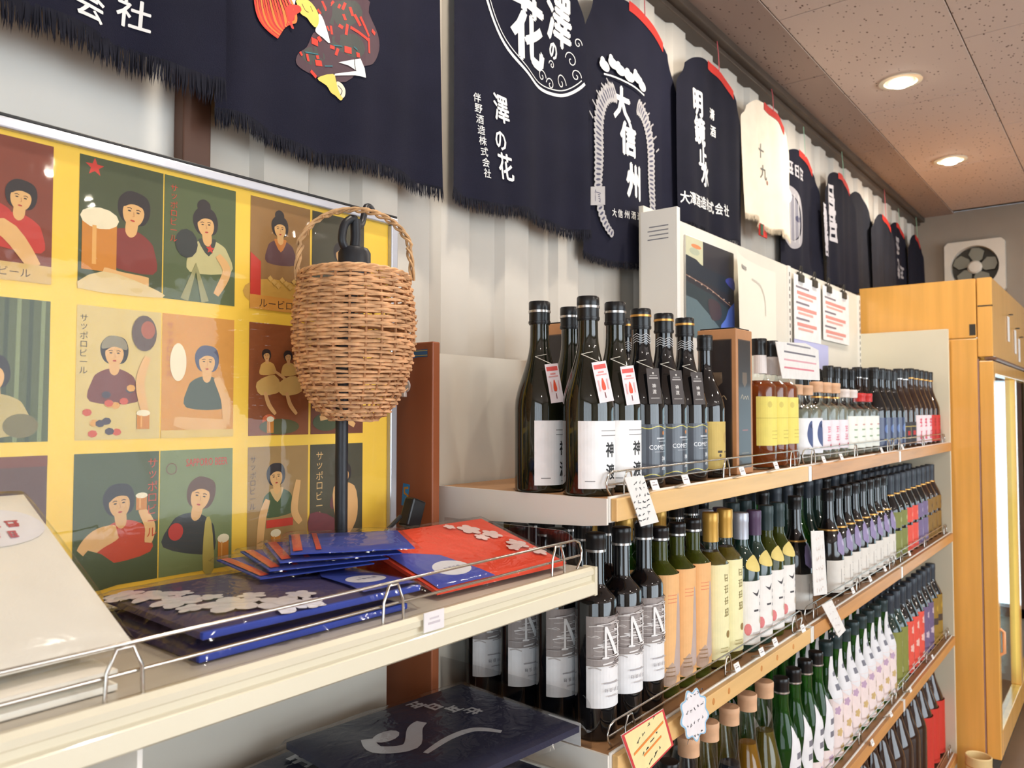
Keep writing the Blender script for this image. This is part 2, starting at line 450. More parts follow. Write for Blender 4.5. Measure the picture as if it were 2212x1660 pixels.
MB().lathe([(0,0),(R,0),(R,.004)], 32).obj('shutter', M_FAND, t).rotation_euler = (0,-PI/2,0)
bl = MB(); pts = [(0,.024),(.015,.028),(.05,.06),(.045,.10),(.01,.108),(-.02,.095),(-.022,.05)]
bl.prism(pts, 'x', -.026, -.022); me = bl.mesh('blade', M_FANB)
for i in range(5):
    o = link('blade', me, t); o.rotation_euler = (2*PI*i/5+.3, 0, 0)
MB().lathe([(0,.0),(.036,.0),(.036,.03),(.028,.038),(0,.04)], 24).obj('hub', M_FANW, t, 40).rotation_euler = (0,-PI/2,0)
MB().tube([(-.03,-.12,-.147),(-.03,-.121,-.20),(-.03,-.12,-.25)], .003).obj('pull_cord', M_FAND, t)

# ------------------------------------------------------------------ hanging apron cloths
M_NAVY = pm('navy_cotton', (29,29,43), .9, .10, 14, .35, 900, spec=.15)
M_NAVYD = pm('dark_navy_cotton', (27,27,38), .9, .12, 14, .35, 900, spec=.15)
M_GREYCLOTH = pm('charcoal_cotton', (36,37,44), .9, .14, 14, .35, 900, spec=.15)
M_WHITECLOTH = pm('cream_cotton', (236,222,200), .9, .06, 14, .35, 700, spec=.15)
M_FRINGE = pm('black_fringe_thread', (34,34,42), .9, .2, 60, spec=.1)
M_FRINGEW = pm('cream_fringe_thread', (226,208,180), .9, .1, 60, spec=.1)
M_RED = pm('red_cotton_band', (190,44,34), .8, .1, 20, .2, 400)
M_CORD = pm('pink_cord', (200,96,100), .8, .1, 50); M_CORDG = pm('green_cord', (150,190,160), .8, .1, 50)
def sm(t): t = max(0, min(1, t)); return t*t*(3-2*t)
def apron(xc, w, top, bot, Y, mat, label, draw=None, seed=0, fr=.022, band=True, amp=.007, cord=M_CORD, tw=.80, slope=0., frm=None):
    rnd = random.Random(seed); ph = rnd.uniform(0, 6); kx = rnd.uniform(20, 28); ph2 = rnd.uniform(0, 6)
    def fold(x, z):
        d = (top-z)/(top-bot)
        return Y - .004 - amp*(.35+.75*d)*(math.sin(kx*(x-xc)+ph+1.2*d)+.45*math.sin(2.3*kx*(x-xc)+ph2)) - .006*d
    def hw(t): return w/2*(tw+(1-tw)*sm(t/.26)**.75)
    t_ = thing('apron_cloth', label, 'apron', (xc, Y, bot), 'aprons hung along the wall')
    def loc(p): return (p[0]-xc, p[1]-Y, p[2]-bot)
    NX, NZ = 40, 44; v = []; f = []
    def pt(i, j):
        s = -1+2*i/NX; tt = j/NZ; x = xc+s*hw(tt)
        b_ = bot+slope*s*w/2+.006*math.sin(5*s+ph)
        z = top-(top-b_)*tt-.055*abs(s)**2.4*(1-sm(tt/.3))
        return x, fold(x, z), z
    for j in range(NZ+1):
        for i in range(NX+1): v.append(loc(pt(i, j)))
    for j in range(NZ):
        for i in range(NX):
            a = j*(NX+1)+i; f.append((a, a+1, a+NX+2, a+NX+1))
    me = MB().add(v, f).mesh('cloth', mat, 60); link('cloth', me, t_)
    # fringe: loose threads below the hem
    v = []; f = []; nf = int(w/.0009)
    for q in range(nf):
        s = -1+2*(q+rnd.random())/nf; x = xc+s*w/2; z = bot+slope*s*w/2+.006*math.sin(5*s+ph)
        L = fr*rnd.uniform(.75, 1.25); dx = rnd.uniform(-.004, .004); y0 = fold(x, z); dy = rnd.uniform(-.004, .003); o = len(v); e = .0009
        v += [loc(p) for p in ((x-e, y0, z+.004), (x+e, y0, z+.004), (x+dx*.5+e, y0+dy*.6, z-L*.6), (x+dx*.5-e, y0+dy*.6, z-L*.6), (x+dx, y0+dy, z-L))]
        f += [(o, o+1, o+2, o+3), (o+3, o+2, o+4)]
    fo = MB().add(v, f).obj('fringe', frm or (M_FRINGEW if mat is M_WHITECLOTH else M_FRINGE), t_); fo['kind'] = 'stuff'
    if band:
        v = []; f = []; n = 24
        for i in range(n+1):
            s = -.15+1.0*i/n; x = xc+s*hw(0)
            for k in range(2):
                z = top-.055*abs(s)**2.4+.004-.026*k
                v.append(loc((x, fold(x, z)-.0015, z)))
        for i in range(n): f.append((2*i, 2*i+2, 2*i+3, 2*i+1))
        MB().add(v, f).obj('waistband', M_RED, t_)
        MB().tube([loc((xc+hw(0)*.3, Y-.006, top-.005)), loc((xc+hw(0)*.3, Y-.004, top+.05)), loc((xc+hw(0)*.3, Y+.0, 2.54))], .0014, 5).obj('hanging_cord', cord, t_)
    for dr_ in (draw if isinstance(draw, tuple) else (draw,) if draw else ()):
        a = Art(); dr_(a)
        a.obj('print', PRINT, t_, lambda x, z, l: loc((x, fold(x, z)-.0009-l, z)), (.014, .03))
    return t_

TXW = (232,230,226)
def px(Y):                                  # outline measured on the cloth plane
    return lambda *p: [(q.x, q.z) for q in (at(x, y, Y) for x, y in p)]
def d1(a):
    q = px(.93)
    (x, z), (x2, z2) = q((290,30))[0], q((195,14))[0]
    a.text('社', x, z, .040, TXW, .022, rot=-.06); a.text('会', x2-.002, z2+.002, .040, TXW, .022)
    a.text('式', x2-.046, z2+.01, .040, TXW, .022); a.text('株', x2-.09, z2+.015, .040, TXW, .022)
def d2(a):
    q = px(.945); RED = (214,52,34); DK = (70,44,54); GR = (62,64,60); YL = (226,196,92)
    P = lambda pts, c, s=0: a.poly(q(*pts), c, s)
    # kimono bodies
    P([(665,0),(785,0),(790,30),(812,75),(815,110),(800,140),(770,150),(740,180),(690,165),(655,150),(640,135),(645,115),(665,100),(680,70),(700,60),(690,30)], DK, 3)
    P([(700,10),(760,5),(775,40),(745,60),(715,50)], GR, 3); P([(715,80),(760,78),(780,110),(760,130),(720,100)], GR, 3); P([(660,105),(690,100),(705,125),(680,140),(655,125)], GR, 3)
    for (x0, y0, x1, y1, w) in ((700,0,711,28,6),(722,2,712,14,5),(733,10,730,18,5),(742,8,737,22,6),(750,18,755,38,7),(690,18,697,28,6),(758,35,770,60,8),(770,40,790,82,7),
                                (738,32,742,46,6),(745,55,742,78,6),(730,55,737,62,8),(716,55,718,74,5),(709,55,713,66,4),(750,62,790,92,7),(789,85,790,118,6),(797,68,805,76,9),
                                (745,104,745,118,16),(763,118,764,128,9),(728,106,724,120,6),(714,100,722,104,8),(688,118,690,126,8),(684,134,698,136,12),(664,116,668,132,7),(648,112,653,120,6),(673,152,686,166,8),(675,86,690,92,14),(690,78,696,88,10)):
        p = q((x0,y0),(x1,y1)); a.stroke(p, w*.0007, RED)
    for c in ([(660,112),(676,114),(690,116)],[(720,98),(735,102)],[(755,105),(762,112)],[(704,142),(718,143)]):
        a.stroke(q(*c), .0016, (40,110,120), 2)
    # white collar, sleeve lining and arms
    P([(692,28),(702,42),(714,92),(700,80),(684,66),(690,50)], TXW, 3)
    P([(728,136),(768,131),(777,152),(780,172),(756,167),(720,164),(722,160),(760,158),(745,145)], TXW)
    P([(640,0),(668,0),(688,22),(692,45),(685,58),(672,48),(664,38),(650,30),(644,15)], YL, 3)
    P([(688,168),(718,160),(724,180),(733,205),(734,215),(730,219),(722,208),(714,200),(706,184)], YL, 3)
    P([(724,178),(732,182),(738,195),(738,208),(734,214),(728,200)], (226,214,190), 3)
    P([(622,0),(638,0),(636,10),(624,8)], TXW)
    for c in ([(652,8),(660,22),(668,26)],[(672,12),(678,24)],[(726,186),(733,198),(730,208)],[(756,132),(756,145),(758,158)]): a.stroke(q(*c), .0010, BLACK, 3)
    # streaming red hair
    for i in range(16):
        x = 540+i*5.6; c = [(206,48,32),(228,84,34),(190,36,36),(236,120,44)][i % 4]
        a.stroke(q((x,-6),(x+6+i*.4,28-i*.3),(x+22-i*.6,54-i*.5),(622-(15-i)*1.4,82-i*2.2)), .0046, c, 5, .4)
    P([(618,14),(644,12),(650,24),(636,34),(630,48),(634,62),(628,60),(622,40)], (196,50,36), 3)
def d3(a):
    q = px(.945)
    # round emblem with rope rim
    c = (1.304, 2.318); r = .202
    a.ring(c[0], c[1], r, r, .0065, TXW, PI*.88, PI*1.752); a.ring(c[0], c[1], r-.010, r-.010, .0022, TXW, PI*.88, PI*1.745)
    a.text('花', 1.247, 2.222, .150, TXW, .05, .80)
    a.text('澤', 1.362, 2.292, .130, TXW, .04, .75); a.text('の', 1.338, 2.212, .046, TXW, .05, .7)
    for (x, y, s, fl) in ((1215,178,.020,1),(1193,140,.010,-1),(1236,130,.020,-1),(1172,164,.015,1),(1244,165,.016,1),(1248,95,.013,1),(1190,182,.014,-1)):
        p = q((x, y))[0]
        a.stroke([(p[0]+fl*s*(1-i/26)*math.cos(i*.33), p[1]+s*(1-i/26)*math.sin(i*.33)) for i in range(24)], .0022, TXW)
    for i, ch in enumerate('伴野酒造株式会社'):
        g = q((1033+i*2.4, 210+i*23.6))[0]; a.text(ch, g[0], g[1], .0185, TXW, .012)
    for ch, x, y, h in (('澤',1080,236,.056),('の',1078,305,.046),('花',1087,362,.054)):
        g = q((x, y))[0]; a.text(ch, g[0], g[1], h, TXW, .03, .8, shear=-.15)
def d4(a):
    q = px(.945); GY = (168,164,164)
    for ch, x, y, h in (('大',1350,222,.088),('信',1362,300,.086),('州',1372,392,.092)):
        g = q((x, y))[0]; a.text(ch, g[0], g[1], h, TXW, .06, .8)
    c = (1.655, 2.03)
    # two rising dragons round the lettering
    for sgn in (-1, 1):
        for i in range(34):
            t = i/33; an = PI/2+sgn*(.42+2.1*t); rr = .150+.012*math.sin(9*t)
            p = (c[0]+sgn*.0+rr*.92*math.cos(an), c[1]+rr*1.30*math.sin(an)); wdt = .026*(1-.55*t)
            a.ell(p[0], p[1], wdt, .0090, GY, 8, an); a.ell(p[0], p[1], wdt*.6, .0030, (60,60,84), 6, an)
        for i in range(5):
            an = PI/2+sgn*(.5+.16*i); p = (c[0]+.165*math.cos(an), c[1]+.215*math.sin(an)); a.stroke([p, (p[0]+sgn*-.016, p[1]+.012)], .004, GY)
    for i, (x, y) in enumerate(((1312,140),(1330,135),(1345,150),(1362,165),(1378,168),(1390,185))):
        p = q((x, y))[0]; a.ell(p[0], p[1], .022, .013, TXW, 12); a.ell(p[0]-.008, p[1]+.01, .010, .009, TXW, 10)
    a.stroke(q((1310,158),(1345,170),(1395,205)), .004, TXW, 4)
    s = q((1283,402),(1310,402),(1310,442),(1283,442)); a.poly(s, GY)
    p = q((1296,422))[0]; a.text('信', p[0], p[1], .030, (46,46,78), 0, .9)
    for i, ch in enumerate('大信州酒造株式会社'):
        g = q((1329+i*12.2, 459+i*2.4))[0]; a.text(ch, g[0], g[1], .021, TXW, .012)
def d5(a):
    q = px(.945)
    for ch, x, y, h in (('明',1497,225,.078),('鏡',1500,285,.082),('止',1506,340,.066),('水',1512,380,.074)):
        g = q((x, y))[0]; a.text(ch, g[0], g[1], h, TXW, .05, .8)
def d5b(a):
    q = px(.945)
    for ch, x, y in (('清',1533,248),('酒',1535,285)):
        g = q((x, y))[0]; a.text(ch, g[0], g[1], .034, TXW, .03)
def d5c(a):
    q = px(.945)
    for i, ch in enumerate('大澤酒造株式会社'):
        g = q((1469+i*12.5, 428+i*4.2))[0]; a.text(ch, g[0], g[1], .036, TXW, .03)
def d6(a):
    for ch, x, y, h in (('十',1647,325,.05),('九',1653,372,.05)):
        p = at(x, y, .93); a.text(ch, p.x, p.z, h, (70,64,58), .02)
    p = at(1660,395,.93); a.ell(p.x, p.z, .008, .008, (150,90,70), 10)
def d7(a):
    p = at(1716,468,.945)
    a.ring(p.x, p.z, .10, .10, .03, (150,146,150)); a.ell(p.x, p.z, .07, .085, (120,118,128), 20)
    for i in range(5): a.stroke([(p.x-.07+.03*i, p.z-.09), (p.x-.06+.03*i, p.z+.09)], .006, (180,176,176))
    a.ell(p.x-.04, p.z+.075, .05, .03, TXW, 14); a.ell(p.x+.05, p.z+.0, .022, .012, (46,46,78), 12)
    for i in range(6):
        g = at(1684+i*10.5, 334+i*8.5, .945); a.marks(1, g.x, g.z, .052, (176,172,176), seed=i+3, w=.16)
    g = at(1702,405,.945); a.rect(g.x-.012, g.z-.04, g.x+.012, g.z+.04, (190,186,190))
def d8(a):
    for i in range(4):
        g = at(1789+i*1.5, 420+i*27, .945); a.marks(1, g.x, g.z, .092, (190,186,190), seed=i+11, w=.16)
    for i in range(7):
        g = at(1772+i*.5, 452+i*15, .945); a.marks(1, g.x, g.z, .050, (180,176,182), seed=i+31, w=.18)
def d11(a):
    p = at(1944,570,.945)
    a.marks(2, p.x, p.z+.09, .11, (160,158,162), 0, -.11, 5, .16); a.marks(1, p.x+.10, p.z-.03, .08, (150,148,152), seed=8, w=.16)
def dx(n):
    def d(a):
        pass
    return d
apron(.774, .432, 2.46, 1.842, .952, M_NAVY, 'navy apron printed with a red-haired figure in a red patterned kimono', d2, 2, .022)
apron(.325, .47, 2.46, 1.882, .934, M_NAVY, 'navy apron at the left edge with the large white characters 会社', d1, 1, .030)
apron(1.242, .432, 2.46, 1.846, .952, M_NAVY, 'navy apron with a round white emblem and a column of small characters', d3, 3, .022)
apron(1.70, .462, 2.46, 1.806, .962, M_NAVY, 'navy apron reading 大信州 between two grey dragons', d4, 4, .016, amp=.005)
apron(2.11, .43, 2.452, 1.958, .940, M_NAVYD, 'dark navy apron reading 明鏡止水 with a red waistband', (d5, d5b, d5c), 5, .016)
apron(2.545, .45, 2.466, 2.058, .938, M_WHITECLOTH, 'cream apron with two small dark characters, the only pale one', d6, 6, .016, amp=.010)
apron(2.95, .43, 2.42, 1.955, .963, M_NAVYD, 'dark navy apron with a grey round fish emblem, right of the cream apron', d7, 7, .014, cord=M_CORDG)
apron(3.365, .43, 2.43, 1.962, .939, M_NAVYD, 'dark navy apron with two columns of pale characters and a red waistband', d8, 8, .014, cord=M_CORDG)
apron(3.75, .42, 2.44, 2.0, .963, M_GREYCLOTH, 'plain charcoal apron without red band, behind the tall wooden cabinet', None, 9, .012, band=False)
apron(4.08, .42, 2.40, 2.0, .939, M_GREYCLOTH, 'plain charcoal apron with red band, second plain one from the left', None, 10, .012)
apron(4.48, .42, 2.44, 2.0, .963, M_NAVYD, 'near-black apron with pale blurred characters above the wooden cabinet', d11, 11, .012, cord=M_CORDG)
apron(4.80, .36, 2.43, 2.0, .939, M_NAVYD, 'plain near-black apron nearest the ventilation fan', None, 12, .012, cord=M_CORDG)
# small red and green cloth label peeping out below the cream apron
o = tag(MB().box(2.47, 2.535, .935, .939, 2.02, 2.06).obj('cloth_tab', M_RED), 'small red cloth tab showing below the cream apron', 'cloth tab')
MB().box(2.476, 2.498, .9335, .9355, 2.022, 2.058).obj('green_stripe', pm('green_cloth', (40,80,56), .8), o)
# ------------------------------------------------------------------ liquor shelving (three bays)
YF, YB = .574, .914
SZ = (1.327, .970, .565, .11)
def rail(mb, x0, x1, y, z, legs, h=.036, gap=.018):
    e = .02
    for zz in (z+h, z+h-gap):
        if zz == z+h:
            pts = [(x0+.012, y, z+.001), (x0+.002, y, z+.012), (x0, y, z+h*.6), (x0+.006, y, z+h*.9), (x0+.018, y, z+h), (x1-.018, y, z+h), (x1-.006, y, z+h*.9), (x1, y, z+h*.6), (x1-.002, y, z+.012), (x1-.012, y, z+.001)]
        else:
            pts = [(x0+.004, y+.001, zz), (x1-.004, y+.001, zz)]
        mb.tube(pts, .0016, 7)
    for lx in legs:
        mb.tube([(lx-.014, y-.003, z), (lx-.013, y-.003, z+h*.55), (lx-.006, y-.003, z+h*.95), (lx+.006, y-.003, z+h*.95), (lx+.013, y-.003, z+h*.55), (lx+.014, y-.003, z)], .0016, 7)
def bay(x0, x1, label, strip, backtop, left_end, right_end, backx0=None):
    t = thing('bottle_shelving', label, 'shelving', (x0, YF, 0))
    L = lambda mb, n, m, p=t, s=None: shift(mb, (-x0, -YF, 0)).obj(n, m, p, s)
    bx0 = backx0 if backx0 else x0
    L(MB().box(bx0, x1 if x0 > 1 else 1.662, YB, YB+.012, 0, backtop), 'back_panel', M_CREAMBACK)
    for xx in ([x1-.012] if not left_end else []):
        up = MB(); up.box(xx-.012, xx+.012, YB-.006, YB+.006, 0, backtop)
        u = L(up, 'upright', M_WHITEMETAL)
        sl = MB(); z = 1.36
        while z < backtop-.02:
            sl.box(xx-.003, xx+.003, YB-.0067, YB-.0055, z, z+.014); z += .025
        if sl.v: L(sl, 'slots', M_FAND, u)
    for si, z in enumerate(SZ):
        d = MB().box(x0+.001, x1-.001, YF+.012, YB-.006, z-.022, z, .002)
        dk = L(d, 'shelf_board', M_DECK)
        e = MB().box(x0+.001, x1-.001, YF+.010, YF+.014, z-.034, z+.003, .001); L(e, 'metal_lip', M_WHITEMETAL, dk)
        w = MB().box(x0+.004, x1-.022 if x1 < 3.5 else x1-.004, YF, YF+.0098, z-.032, z, .0012); wo = L(w, 'wood_strip', strip, dk)
        if x1 < 3.5:
            L(MB().box(x1-.021, x1-.002, YF-.0012, YF+.0098, z-.033, z+.001, .001), 'strip_joint', M_WHITEMETAL, dk)
        if si == 1 and x0 < 1:
            k = MB()
            for xx in (1.28, 1.345, 1.50, 1.585, 1.68): k.lathe([(0,0),(.0045,0),(.004,.0008),(0,.001)], 10, (0,0,0))
            for q, xx in enumerate((1.28, 1.345, 1.50, 1.585, 1.68)):
                n_ = len(k.v)//5
                for j in range(q*n_, (q+1)*n_):
                    a, b, c = k.v[j]; k.v[j] = (xx+a, YF-.0001-c, z-.014+b*1.3)
            L(k, 'knots', M_KNOT, dk)
        rl = MB(); rail(rl, x0+.012 if x0 < 1 else x0+.004, x1-.012, YF+.022, z, [x0+.07, (x0+x1)/2, x1-.07])
        L(rl, 'guard_rail', M_WIRE, t, 60)
    if left_end:
        # side of the top shelf: white plate, deeper toward the wall
        b = MB(); b.prism([(YF+.012, 1.327), (YF+.012, 1.290), (YF+.05, 1.286), (.80, 1.278), (.85, 1.262), (.89, 1.235), (.9135, 1.20), (.9135, 1.327)], 'x', x0-.004, x0+.0005)
        L(b, 'side_bracket', M_WHITEMETAL)
        b = MB(); b.prism([(YF+.012, .970), (YF+.012, .934), (YF+.05, .930), (.80, .922), (.89, .88), (.9135, .85), (.9135, .970)], 'x', x0-.004, x0+.0005)
        L(b, 'side_bracket', M_WHITEMETAL)
    if right_end:
        L(MB().box(x1, x1+.014, YF+.004, YB+.012, 0, 1.782, .002), 'end_panel', M_CREAM)
    L(MB().box(x0+.001, x1-.001, YF+.02, YB-.008, 0, .085), 'base', M_CREAM)
    return t
def shift(mb, d):
    mb.v = [(a+d[0], b+d[1], c+d[2]) for a, b, c in mb.v]; return mb
bay(.96, 1.815, 'nearest bay of the bottle shelving, with light wood edge strips', M_STRIPL, 1.548, True, False)
bay(1.817, 2.678, 'middle bay of the bottle shelving, with tan wood edge strips', M_STRIPD, 1.945, False, False, 1.664)
bay(2.68, 3.545, 'farthest bay of the bottle shelving, closed by a cream end panel', M_STRIPD, 1.945, False, True)

# clear divider at the left end of the second shelf
def divider(name, label, x, y0, y1, z0, z1, m, rr=.05):
    pts = [(y1, z0), (y1, z1), (y0+rr, z1)]+[(y0+rr-rr*math.sin(a), z1-rr+rr*math.cos(a)) for a in (PI/2*i/8 for i in range(1, 9))]+[(y0, z0)]
    o = MB().prism(pts, 'x', x, x+.003).obj(name, m); return tag(o, label, 'divider')
divider('acrylic_divider', 'clear acrylic divider beside the M label bottles on the second shelf', .962, .618, .91, .9705, 1.044, M_ACR, .022)
t = tag(MB().box(.9570, .9580, .632, .688, .972, 1.004).obj('divider_tab', pm('frosted_white', (214,214,214), .5)), 'small blank grey tab on the acrylic divider', 'tab')

# ------------------------------------------------------------------ low souvenir shelf on the left
t = thing('souvenir_shelf', 'cream metal shelf in the foreground holding bagged cloths', 'shelving', (-.25, .58, 0))
def L2(mb, n, m, s=None, p=t): return shift(mb, (.25, -.58, 0)).obj(n, m, p, s)
LZ = 1.237
dk = L2(MB().prism([(-.25,.592),(.915,.592),(.915,.868),(.885,.868),(.885,.915),(-.25,.915)], 'z', LZ-.02, LZ), 'shelf_board', pm('shelf_grey_beige', (196,188,174), .4, .04, 8))
lip = MB(); lip.prism([(.594, LZ+.001), (.586, LZ+.002), (.5815, LZ-.002), (.5815, LZ-.008), (.5845, LZ-.010), (.5845, LZ-.016), (.5800, LZ-.019), (.5785, LZ-.034), (.583, LZ-.037), (.594, LZ-.037)], 'x', -.25, .915)
lo = L2(lip, 'front_lip', M_CREAM, 25)
L2(MB().box(.915, .921, .579, .60, LZ-.037, LZ+.002, .001), 'lip_cap', M_CREAM, None, lo)
rl = MB(); rail(rl, .02, .905, .5945, LZ, [.09, .285, .555, .845], .040, .022)
L2(rl, 'guard_rail', M_WIRE, 60)
L2(MB().box(-.25, .846, .916, .930, 0, 1.23), 'back_panel', pm('grey_cream_panel', (206,198,184), .5, .03, 6))
L2(MB().box(-.25, .93, .56, .868, .90, .925, .002), 'lower_shelf', M_CREAM)
L2(MB().box(-.25, .93, .60, .868, 0, .08), 'base', M_CREAM)
for xx in (-.05, .30): L2(MB().box(xx, xx+.004, .60, .868, 1.12, LZ-.02), 'bracket', M_WHITEMETAL)
divider('acrylic_divider', 'clear acrylic divider at the right end of the souvenir shelf', .922, .612, .866, LZ-.02, 1.282, M_ACRD, .03)

# reddish brown board standing between the two shelvings
t = thing('brown_board', 'upright reddish brown board between the yellow display and the bottles', 'board', (.9, .872, 0))
def L3(mb, n, m, s=None, p=t): return shift(mb, (-.9, -.872, 0)).obj(n, m, p, s)
L3(MB().box(.90, .917, .872, .982, 0, 1.562, .002), 'panel', M_BOARDBROWN)
# printed paper tab, hook and sticker on its side (the side facing -X)
def sideX(x): return lambda a, b, l: (x-l-.9, a-.872, b)
a = Art(); a.rect(.883, 1.538, .972, 1.550, (46,98,150)); a.rect(.883,1.5475,.965,1.5485,(208,190,60)); a.rect(.883,1.5400,.965,1.5410,(208,190,60)); a.poly([(.905,1.538),(.97,1.538),(.97,1.528)], (36,90,160)); a.obj('paper_strip', PRINTG, t, sideX(.8995))
hk = L3(MB().lathe([(0,0),(.011,0),(.011,.003),(0,.0035)], 20, (0,0,0)), 'wall_hook', pm('hook_white', (214,206,198), .3)); hk.rotation_euler = (0,-PI/2,0); hk.location = (-.0005, .06, 1.492)
for v in hk.data.vertices: v.co += Vector((.9, .872, 0))
L3(MB().box(.893, .8998, .929, .936, 1.474, 1.486, .001), 'hook_arm', pm('hook_white2', (226,214,204), .25))
a = Art(); a.poly([(.921,1.332),(.937,1.334),(.941,1.298),(.929,1.297)], (52,140,196)); a.stroke([(.925,1.327),(.934,1.326),(.934,1.318),(.926,1.314),(.93,1.306)], .004, (208,140,40)); a.obj('sticker', PRINTG, t, sideX(.8995))

# ------------------------------------------------------------------ yellow display board with picture cards
YBD = .911
KB = YBD/.8655                      # board sits this much farther out than first measured
t = thing('display_board', 'yellow display board of vintage beer picture cards in a silver frame', 'display board', (.3, YBD, LZ))
def L4(mb, n, m, s=None, p=t): return shift(mb, (-.3, -YBD, -LZ)).obj(n, m, p, s)
BX0, BX1, BZ0, BZ1 = -.14, .795*KB, LZ+.0005, 1.45+(1.7365-1.45)*KB
YELL = pm('yellow_mount', (250,206,72), .5, .04, 10)
L4(MB().box(BX0, BX1, YBD-.004, YBD+.002, BZ0, BZ1), 'yellow_mount', YELL)
for (x0, x1, z0, z1) in ((BX0, BX1+.013, BZ1-.011, BZ1+.001), (BX1-.001, BX1+.013, BZ0, BZ1-.0112)):
    L4(MB().box(x0, x1, YBD-.012, YBD+.002, z0, z1, .002), 'frame_rail', M_SILVER)
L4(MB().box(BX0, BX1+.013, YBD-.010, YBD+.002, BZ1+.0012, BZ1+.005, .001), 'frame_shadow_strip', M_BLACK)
SK = (226,176,112); HR = (44,36,36)
def lady(a, cx, cy, s, tilt, dress, hair=HR, skin=SK, bun=False, collar=None, hat=None):
    ca, sa = math.cos(tilt), math.sin(tilt)
    R_ = lambda x, y: (cx+s*(x*ca-y*sa), cy+s*(x*sa+y*ca))
    P = lambda pts, c, sm_=4: a.poly([R_(*p) for p in pts], c, sm_)
    P([(-1.7,-3.6),(-1.55,-2.0),(-1.1,-1.45),(-.35,-1.15),(.35,-1.15),(1.1,-1.45),(1.6,-2.0),(1.75,-3.6)], dress)
    if collar: P([(-.75,-1.2),(0,-2.4),(.75,-1.2),(.3,-1.05),(-.3,-1.05)], collar, 3)
    P([(-.95,-.2),(-1.0,.6),(-.55,1.2),(.1,1.3),(.75,1.1),(1.02,.45),(.95,-.3),(.55,-.75),(-.5,-.75)], hair)
    if bun: P([(-.45,1.1),(-.5,1.65),(0,1.95),(.5,1.65),(.45,1.1)], hair)
    P([(-.32,-.6),(-.34,-1.35),(0,-1.65),(.34,-1.35),(.32,-.6)], skin, 3)
    P([(-.62,.25),(-.66,-.2),(-.45,-.7),(0,-.98),(.45,-.7),(.66,-.2),(.62,.25),(.3,.55),(-.25,.6)], skin)
    P([(-.66,.2),(-.3,.42),(.1,.50),(.6,.36),(.75,.1),(.8,.6),(.2,1.0),(-.6,.75)], hair)
    if hat: P([(-.9,.3),(-.8,.95),(-.2,1.3),(.5,1.2),(.9,.75),(.85,.3),(0,.5)], hat)
    for sx in (-1, 1):
        a.ell(*R_(sx*.27, .02), s*.11, s*.05, (50,36,32), 8, tilt); a.stroke([R_(sx*.14,.17), R_(sx*.28,.22), R_(sx*.43,.16)], s*.05, (70,46,38))
    a.stroke([R_(0,.0), R_(.06,-.28), R_(-.04,-.30)], s*.04, (190,130,84)); a.ell(*R_(0,-.56), s*.15, s*.06, (184,58,46), 8, tilt)
    return R_
def arm(a, pts, w, c=SK): a.stroke(pts, w, c, 5, .35)
def mug(a, x, y, w, h):
    a.rect(x-w/2, y-h/2, x+w/2, y+h*.3, (206,130,40)); a.ell(x, y+h*.38, w*.56, h*.18, (240,226,190), 12); a.stroke([(x-w*.15,y-h*.4),(x-w*.15,y+h*.25)], w*.12, (230,170,90))
def star(a, x, y, r, c):
    a.poly([(x+r*(1 if i % 2 == 0 else .42)*math.sin(PI*i/5), y+r*(1 if i % 2 == 0 else .42)*math.cos(PI*i/5)) for i in range(10)], c)
CW, CH = .0905, .142
